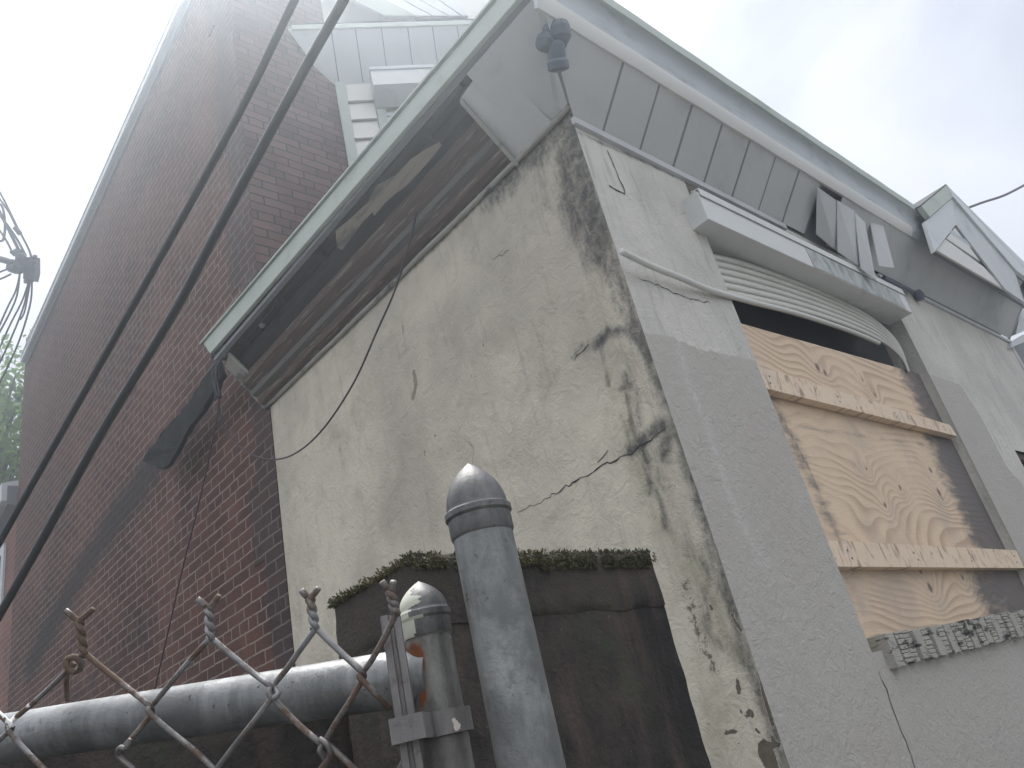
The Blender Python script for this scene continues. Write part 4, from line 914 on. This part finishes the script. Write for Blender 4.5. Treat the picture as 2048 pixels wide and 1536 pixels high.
tc0 = CP - np.array([-1.527, -.71, 1.1]); tc0[2] = 0; ex0 = np.cross([0, 0, 1], tc0); ex0 /= np.linalg.norm(ex0)
if np.dot(ray(1100, 1200) - ray(900, 1200), ex0) < 0: ex0 = -ex0
gate = empty('chain_link_gate', (-1.6, -.6, 0), 'rusty chain link gate with galvanised rail and small capped post', 'gate')
sa = dep(850, 1240, .60); sx, sy = sa[0], sa[1]; zc2 = vert_z(848, 1232, sx, sy); rS = .0172
b = MB(); b.lathe((sx, sy, 0), [(rS, 0)] + [(rS, z_) for z_ in np.linspace(1.0, zc2 - .008, 70)], 48); o = b.build('gate_post', MT['gpost'], gate); shade_auto(o, 40)
at_ = o.data.attributes.new('rustm', 'FLOAT', 'POINT'); vv = np.zeros(len(o.data.vertices))
for i, v in enumerate(o.data.vertices):
    q_ = RW @ (np.array(v.co) - CP); u_, w_ = 1024 + F * q_[0] / q_[2], 768 + F * q_[1] / q_[2]
    vv[i] = .38 * max(math.exp(-((u_ - 828) / 22) ** 2 - ((w_ - 1325) / 45) ** 2), .6 * math.exp(-((u_ - 845) / 10) ** 2 - ((w_ - 1390) / 50) ** 2)) - .04
at_.data.foreach_set('value', vv)
b = MB(); bullet(b, (sx, sy, zc2), rS * 1.04, vert_z(845, 1172, sx, sy) - zc2, .016); o = b.build('cap', [MT['cap'], MT['cream']], gate); shade_auto(o, 25)
lft = -ex0
for f_ in o.data.polygons:
    c_ = np.array(f_.center) - np.array([sx, sy, 0]); c_[2] = 0; q_ = np.dot(c_, lft) / max(np.linalg.norm(c_), 1e-6)
    if q_ > .30 + .28 * math.sin(f_.center[2] * 420) + .12 * math.sin(f_.center[2] * 1300 + 2): f_.material_index = 1
ra = np.array([sx, sy, 0]); 
r_r = dep(800, 1372, .605); r_l = dep(-60, 1487, .70); r_r2 = np.array([sx, sy, r_r[2]])
b = MB(); ext_l = r_l + (r_l - r_r2) * .9; b.tube([r_r2, r_l, ext_l], [.0205] * 3, 40); o = b.build('top_rail', MT['rail'], gate); shade_auto(o, 40)
# weld bead with rust
b = MB(); dirr = (r_l - r_r2); dirr /= np.linalg.norm(dirr)
tocam = CP - r_r2; tocam[2] = 0; tocam /= np.linalg.norm(tocam)
for i in range(13):
    a = -1.0 + 2.6 * i / 12; side_v = np.cross(dirr, [0, 0, 1]); 
    if np.dot(side_v, tocam) < 0: side_v = -side_v
    p = r_r2 + dirr * .0168 + (math.cos(a) * side_v + math.sin(a) * np.array([0, 0, 1])) * .0195
    b.lathe(p, [(.0005, -.004), (.0034 + .0015 * rng.random(), 0), (.0005, .004)], 8)
b.build('weld_bead', MT['rust'], gate, smooth=True)
# tension bar: flat folded strip in front of the post
ex = np.cross([0, 0, 1], tocam); ex /= np.linalg.norm(ex)
if np.dot(ray(1100, 1200) - ray(900, 1200), ex) < 0: ex = -ex
tb_top = dep(780, 1230, .565); tz = tb_top[2]
def bar_at(px, py, w, d, zt_):
    c = dep(px, py, d); c = np.array([c[0], c[1], 0]); V = []
    prof_ = [(-w, .002), (-w * .9, -.002), (-w * .25, -.003), (-w * .15, -.0005), (w * .15, -.0005), (w * .3, -.003), (w * .9, -.0025), (w, .002)]
    m_ = MB(); m_.prism(prof_, lambda p, a: c + ex * p[0] - tocam * p[1] + np.array([0, 0, a]), 0.0, zt_); return m_
bar_at(780, 1230, .0072, .565, tz).build('tension_bar', MT['bar'], gate)
# tension band: wraps bar and post
bz0, bz1 = vert_z(850, 1482, sx, sy), vert_z(850, 1432, sx, sy)
bc = dep(780, 1230, .565); bcx = np.array([bc[0], bc[1], 0]); pcx = np.array([sx, sy, 0])
loop = [bcx - ex * .0105 - tocam * .004, bcx - ex * .0100 + tocam * .008, bcx + ex * .0 + tocam * .0105, bcx + ex * .011 + tocam * .0095]
loop += [pcx + (math.cos(a) * ex + math.sin(a) * tocam) * (rS + .003) for a in np.linspace(1.9, -1.2, 14)]
loop += [bcx - ex * .0095 - tocam * .006]
V = []; kk = len(loop)
for zz in (min(bz0, bz1), max(bz0, bz1)): V += [p + np.array([0, 0, zz]) for p in loop]
o = obj('tension_band', V, [(i, (i + 1) % kk, (i + 1) % kk + kk, i + kk) for i in range(kk)], MT['band'], gate)
md = o.modifiers.new('s', 'SOLIDIFY'); md.thickness = .0026; md.offset = 0; shade_auto(o, 40)

# chain-link fabric
mesh_b = MB(); WR = .0022
def Wp(p, d): return dep(p[0], p[1], d)
def fd(px): return .645 - .10 * px / 800.0           # distance of the fabric plane along the view axis
def wire(pts, r=WR, jit=.0004, dd=0.0):
    P = [Wp(p[:2], fd(p[0]) + (p[2] if len(p) > 2 else 0) + dd) for p in pts]
    mesh_b.tube(spline(P, 6), r, 8)
def knuck(p, s=1.0):
    """interlocked bend of two wires"""
    x, y = p
    wire([(x - 6 * s, y - 9 * s, .004), (x + 3 * s, y - 2 * s, -.006), (x + 2 * s, y + 9 * s, -.004), (x - 4 * s, y + 8 * s, .004)], WR * 1.0)
K = [(168, 1306), (423, 1277), (632, 1256), (793, 1225)]
N_ = [(20, 1452), (301, 1414), (545, 1376), (724, 1345)]
M_ = [(-30, 1530), (238, 1500), (430, 1540), (645, 1490)]
# zig from top knuckles
wire([(-95, 1355), (-60, 1375), (14, 1443, -.003), (24, 1456, .002), (10, 1470), (-60, 1530)])
wire([(148, 1328, -.002), (90, 1385), (26, 1440, .004), (16, 1452, -.004), (22, 1468, -.004), (60, 1510), (140, 1590)])
wire([(172, 1308, .0), (200, 1332), (245, 1368), (292, 1405, -.003), (303, 1418, .003), (300, 1432, .005), (262, 1478), (238, 1505)])
wire([(420, 1277, .0), (385, 1315), (345, 1362), (306, 1408, .004), (296, 1416, -.004), (303, 1430, -.004), (345, 1466), (388, 1500), (432, 1542)])
wire([(426, 1279), (465, 1312), (505, 1345), (536, 1368, -.003), (548, 1378, .003), (546, 1392, .004), (510, 1440), (470, 1490), (432, 1540)])
wire([(632, 1256), (600, 1300), (575, 1336), (550, 1366, .004), (538, 1378, -.004), (543, 1395, -.005), (556, 1388, -.003), (548, 1374, .002)], WR)
wire([(543, 1392, -.004), (560, 1412), (600, 1452), (636, 1482, -.003), (650, 1495, .003)])
wire([(634, 1258), (660, 1284), (692, 1314), (718, 1338, -.003), (728, 1350, .003), (722, 1364, .004), (700, 1402), (672, 1445), (652, 1480), (640, 1500, -.004), (650, 1520), (645, 1560)])
wire([(793, 1225), (780, 1252), (762, 1288), (742, 1322), (727, 1342, .004), (718, 1352, -.004), (730, 1366, -.003), (755, 1392), (778, 1416, .01)])
wire([(640, 1478, -.003), (655, 1490, -.005), (660, 1512, -.002), (640, 1540)])
wire([(655, 1488), (690, 1520), (720, 1550)])
wire([(830, 1474, .0), (822, 1498), (806, 1526), (790, 1556)])
wire([(262, 1478, -.004), (252, 1496, -.006), (240, 1496, -.003), (238, 1512, .002), (270, 1540)])
mesh_b.build('chain_link_mesh', MT['wire'], gate, smooth=True)
def twist(base, topp, e1, e2, turns=1.6, px_w=9):
    m_ = MB(); bx, by = base; tx, ty = topp; d0 = fd(bx)
    ax_px = np.array([tx - bx, ty - by], float); L = np.linalg.norm(ax_px); pr_ = np.array([ax_px[1], -ax_px[0]]) / L
    for ph, en in ((0, e1), (math.pi, e2)):
        P = []
        for i in range(25):
            t = i / 24; a = ph + turns * 2 * math.pi * t; w = px_w * (.75 if .08 < t < .92 else .6)
            q = np.array([bx, by]) + ax_px * t + pr_ * w * .62 * math.cos(a); P.append(Wp(q, d0 + .0028 * math.sin(a)))
        q = np.array([bx, by]) + ax_px * 1.0; e = np.array(en, float)
        for t in (.35, .7, 1.0): P.append(Wp(q * (1 - t) + e * t + pr_ * px_w * .5 * math.cos(ph + turns * 2 * math.pi) * (1 - t), d0 + .001 * (1 - t)))
        m_.tube(P, [WR * 1.12] * (len(P) - 1) + [WR * 1.05], 8)
    return m_.build('barb', MT['wire'], gate, smooth=True)
twist((168, 1312), (158, 1240), (186, 1218), (130, 1220))
twist((421, 1280), (418, 1215), (438, 1191), (394, 1197))
twist((630, 1258), (620, 1195), (637, 1176), (602, 1180))
twist((792, 1228), (780, 1180), (787, 1162), (764, 1163))
# tie wire curled round the mesh
m_ = MB(); m_.tube(spline([Wp(p[:2], fd(p[0]) + p[2]) for p in [(150, 1345, -.004), (136, 1335, -.006), (134, 1320, -.004), (148, 1314, -.002), (162, 1322, .0), (160, 1338, .003), (148, 1344, .002)]], 8), WR * 1.15, 8)
m_.tube(spline([Wp(p[:2], fd(p[0]) + p[2]) for p in [(138, 1335, .006), (133, 1365, .008), (135, 1400, .012)]], 6), WR * .9, 8)
m_.build('tie_wire', MT['wire'], gate, smooth=True)

# ================================================================ cables overhead
def cable(pix, d0, d1, r, label, cat='cable', name='overhead_cable', mat='cable', group=None, n=10):
    m_ = MB(); k_ = len(pix); P = [dep(p[0], p[1], d0 + (d1 - d0) * i / (k_ - 1)) for i, p in enumerate(pix)]
    if d0 < 4: P = [P[0] + (P[0] - P[1]) * 9] + P + [P[-1] + (P[-1] - P[-2]) * 9]
    m_.tube(spline(P, n), r, 10); return tag(m_.build(name, MT[mat], smooth=True), label, cat, group)
cable([(650, -110), (587, 5), (503, 178), (400, 372), (278, 590), (140, 835), (-10, 1100), (-60, 1190)], 1.9, 2.6, .0105, 'thick black overhead cable, the upper left one of the two crossing the brick wall', group='thick cables crossing the brick wall')
cable([(745, -110), (684, 5), (600, 155), (442, 448), (345, 630), (205, 862), (85, 1078), (-10, 1245), (-60, 1330)], 1.9, 2.6, .0130, 'thick black overhead cable, the lower right one of the two, passing nearest the porch eave', group='thick cables crossing the brick wall')
cable([(1930, 418), (1965, 405), (2010, 390), (2060, 364)], 9, 9, .014, 'purple grey wire against the sky right of the small gable', 'wire', 'overhead_wire', 'wirep')
# utility cable bundle on the left
ub = empty('aerial_cable_splice', dep(30, 540, 9), 'pale blue grey bundle of utility wires with two splice boxes against the sky', 'utility cable')
m_ = MB()
def uw(pix, r=.011, d=9.0): m_.tube(spline([dep(p[0], p[1], d + (p[2] if len(p) > 2 else 0)) for p in pix], 8), r, 8)
uw([(-15, 360), (8, 400), (35, 455), (58, 500), (66, 530)], .012); uw([(-10, 385), (18, 425), (36, 462)], .012); uw([(-10, 400), (5, 415), (10, 450), (6, 480), (-8, 480)], .014)
uw([(-5, 425), (15, 450), (35, 480), (52, 512)], .014); uw([(-5, 415), (20, 465), (40, 505)], .018); uw([(-5, 455), (12, 480), (28, 512)], .012); uw([(-10, 548), (10, 540), (25, 535)], .011); uw([(-10, 562), (8, 555), (22, 548)], .011)
uw([(-12, 515), (8, 520), (25, 525)], .04)
uw([(40, 545), (32, 580), (15, 615), (-5, 660)], .010); uw([(40, 545), (34, 590), (20, 625), (-5, 672)], .010); uw([(60, 555), (45, 600), (20, 650), (-5, 705)], .010); uw([(60, 555), (48, 610), (25, 670), (-5, 735)], .010)
uw([(64, 560), (60, 610), (35, 690), (-5, 775)], .010); uw([(62, 555), (50, 620), (40, 640)], .009)
uw([(30, 455), (36, 462), (40, 468)], .03)
m_.build('wires', MT['cable'], ub, smooth=True)
m_ = MB()
def blob(px, py, w, h, n=16):
    for _ in range(n):
        p = dep(px + (rng.random() - .5) * w, py + (rng.random() - .5) * h, 9 + (rng.random() - .5) * .1); r_ = .03 + .035 * rng.random(); m_.lathe(p, [(.001, -r_), (r_ * .8, -r_ * .6), (r_, 0), (r_ * .8, r_ * .6), (.001, r_)], 10, axis=rng.random(3) - .5)
blob(33, 522, 22, 40, 26); m_.build('splice_closure', MT['cable'], ub)
m_ = MB(); m_.slab([dep(48, 515, 9), dep(68, 513, 9), dep(68, 545, 9), (dep(64, 562, 9)), dep(46, 558, 9)], .12); 
for q_ in [(70, 514), (69, 524), (69, 538), (52, 563), (64, 560)]: p = dep(*q_, 9); m_.lathe(p, [(.001, -.03), (.025, -.015), (.025, .015), (.001, .03)], 8)
m_.build('terminal_box', MT['cable'], ub)

# ================================================================ rear house, tree, neighbour on the right
rh = empty('rear_brick_house', (1.5, 11.5, 0), 'lower red brick house with white eave beyond the far end of the side wall', 'house')
h0 = side((40, 962)); h1 = side((0, 1036)); sl2 = (h1[2] - h0[2]) / (h1[1] - h0[1]); zr = lambda y: h0[2] + (y - h0[1]) * sl2
wy0, wy1 = side((14, 1095))[1], 11.6; 
b = MB(); b.slab([(0, YE + .003, 0), (0, 15, 0), (0, 15, zr(15) - .1), (0, YE + .003, zr(YE) - .1)], 3, direction=(1, 0, 0)); b.build('wall', MT['brick_far'], rh)
b = MB(); b.prism([(-.004, -.34), (-.10, -.32), (-.10, -.1), (-.004, -.1)], lambda p, a: (p[0], a, zr(a) + p[1] + .08), YE + .02, 15); b.build('eave_soffit', MT['soffit_dk'], rh)
b = MB(); b.prism([(-.102, -.26), (-.15, -.26), (-.16, -.05), (.1, .02), (.1, -.09), (-.102, -.09)], lambda p, a: (p[0], a, zr(a) + p[1] + .07), YE + .05, 15); b.build('eave_gutter', MT['white'], rh)
b = MB(); wa = side((13, 1110)); wb_ = side((13, 1185)); wt = min(wa[2], wb_[2]); y_ = wa[1]
w_ = empty('window', (0, y_, 3.5), None, None); w_.parent = rh; w_.location = Vector((0, y_, 3.5)) - Vector(rh.location)
zA = side((10, 1092))[2]; zB = side((10, 1215))[2]
b = MB(); b.box((-.03, y_, zB), (-.004, y_ + .12, zA)); b.box((-.03, y_ + .12, zA - .1), (-.004, y_ + 1.2, zA)); obj_under(b.build('frame', MT['white'], rh), w_)
b = MB(); b.box((-.012, y_ + .12, zB), (-.006, y_ + 1.2, zA - .1)); obj_under(b.build('pane', MT['glass'], rh), w_)

tr = dep(-30, 930, 13.0)
tree = empty('tree', (tr[0], tr[1], 0), 'pale green leafy tree at the left edge behind the brick wall', 'tree')
b = MB(); b.tube(jag([(tr[0], tr[1], 0), (tr[0] + .1, tr[1], 2.5), (tr[0], tr[1] + .1, 4.5), tuple(tr)], .8, .1), list(np.linspace(.22, .08, len(jag([(tr[0], tr[1], 0), (tr[0] + .1, tr[1], 2.5), (tr[0], tr[1] + .1, 4.5), tuple(tr)], .8, .1)))), 10); b.build('trunk', MT['bark'], tree, smooth=True)
b = MB(); V = []; Fc = []; 
cl = []
for i in range(34):
    a = rng.random() * 6.28; e_ = (rng.random() - .35) * 2.4; rr = 1.7 * (1 - abs(e_) / 3.4) * rng.random() ** .5
    c = tr + np.array([math.cos(a) * rr, math.sin(a) * rr, e_]); cl.append(c)
    b.tube([tr + (0, 0, -1.4 + e_ * .3), (tr + c) / 2 + (0, 0, -.2), c], [.05, .03, .012], 6)
b.build('limbs', MT['bark'], tree, smooth=True)
for c in cl:
    for _ in range(150):
        p = c + rng.normal(size=3) * np.array([.33, .33, .26]); s_ = .05 + .045 * rng.random()
        u_ = rng.normal(size=3); u_ /= np.linalg.norm(u_); v_ = np.cross(u_, rng.normal(size=3)); v_ /= np.linalg.norm(v_)
        n0 = len(V); V += [p - u_ * s_, p + v_ * s_ * .55, p + u_ * s_, p - v_ * s_ * .55]; Fc += [(n0, n0 + 1, n0 + 2, n0 + 3)]
obj('crown', V, Fc, MT['leaf'], tree)

nb_ = empty('neighbour_porch', (6.5, 0, 0), 'pale porch roof edge of the next house at the far right', 'porch')
def NP(pix, y, mat, name, th=.04):
    b = MB(); b.slab([front(p, y) for p in pix], th, direction=(0, 1, 0)); return b.build(name, mat, nb_)
NP([(2044, 598), (2075, 610), (2075, 650), (2032, 668), (2040, 625)], -.05, MT['white'], 'end_board')
NP([(2024, 684), (2070, 655), (2070, 675), (2022, 695)], -.03, MT['white'], 'fascia')
NP([(2022, 693), (2080, 670), (2080, 760), (2050, 745)], .1, MT['soffit_dk'], 'soffit')
b = MB(); b.box((4.9, .12, 0), (8, 2.4, 3.0)); b.build('porch_wall', MT['grey'], nb_)

# ================================================================ added volume imitating lens glare
hb = MB(); hb.box((-62, -62, -1), (62, 62, 10.5))
k = bpy.data.materials.new('pale haze'); k.use_nodes = True; t_ = k.node_tree; t_.nodes.clear()
vo = t_.nodes.new('ShaderNodeVolumePrincipled'); oo = t_.nodes.new('ShaderNodeOutputMaterial'); t_.links.new(vo.outputs[0], oo.inputs['Volume'])
vo.inputs['Color'].default_value = (.82, .91, 1.0, 1); vo.inputs['Density'].default_value = .026; vo.inputs['Anisotropy'].default_value = .84
tag(hb.build('glare_haze', k), 'thin added volume imitating lens glare around the house', 'glare_haze', kind='stuff')
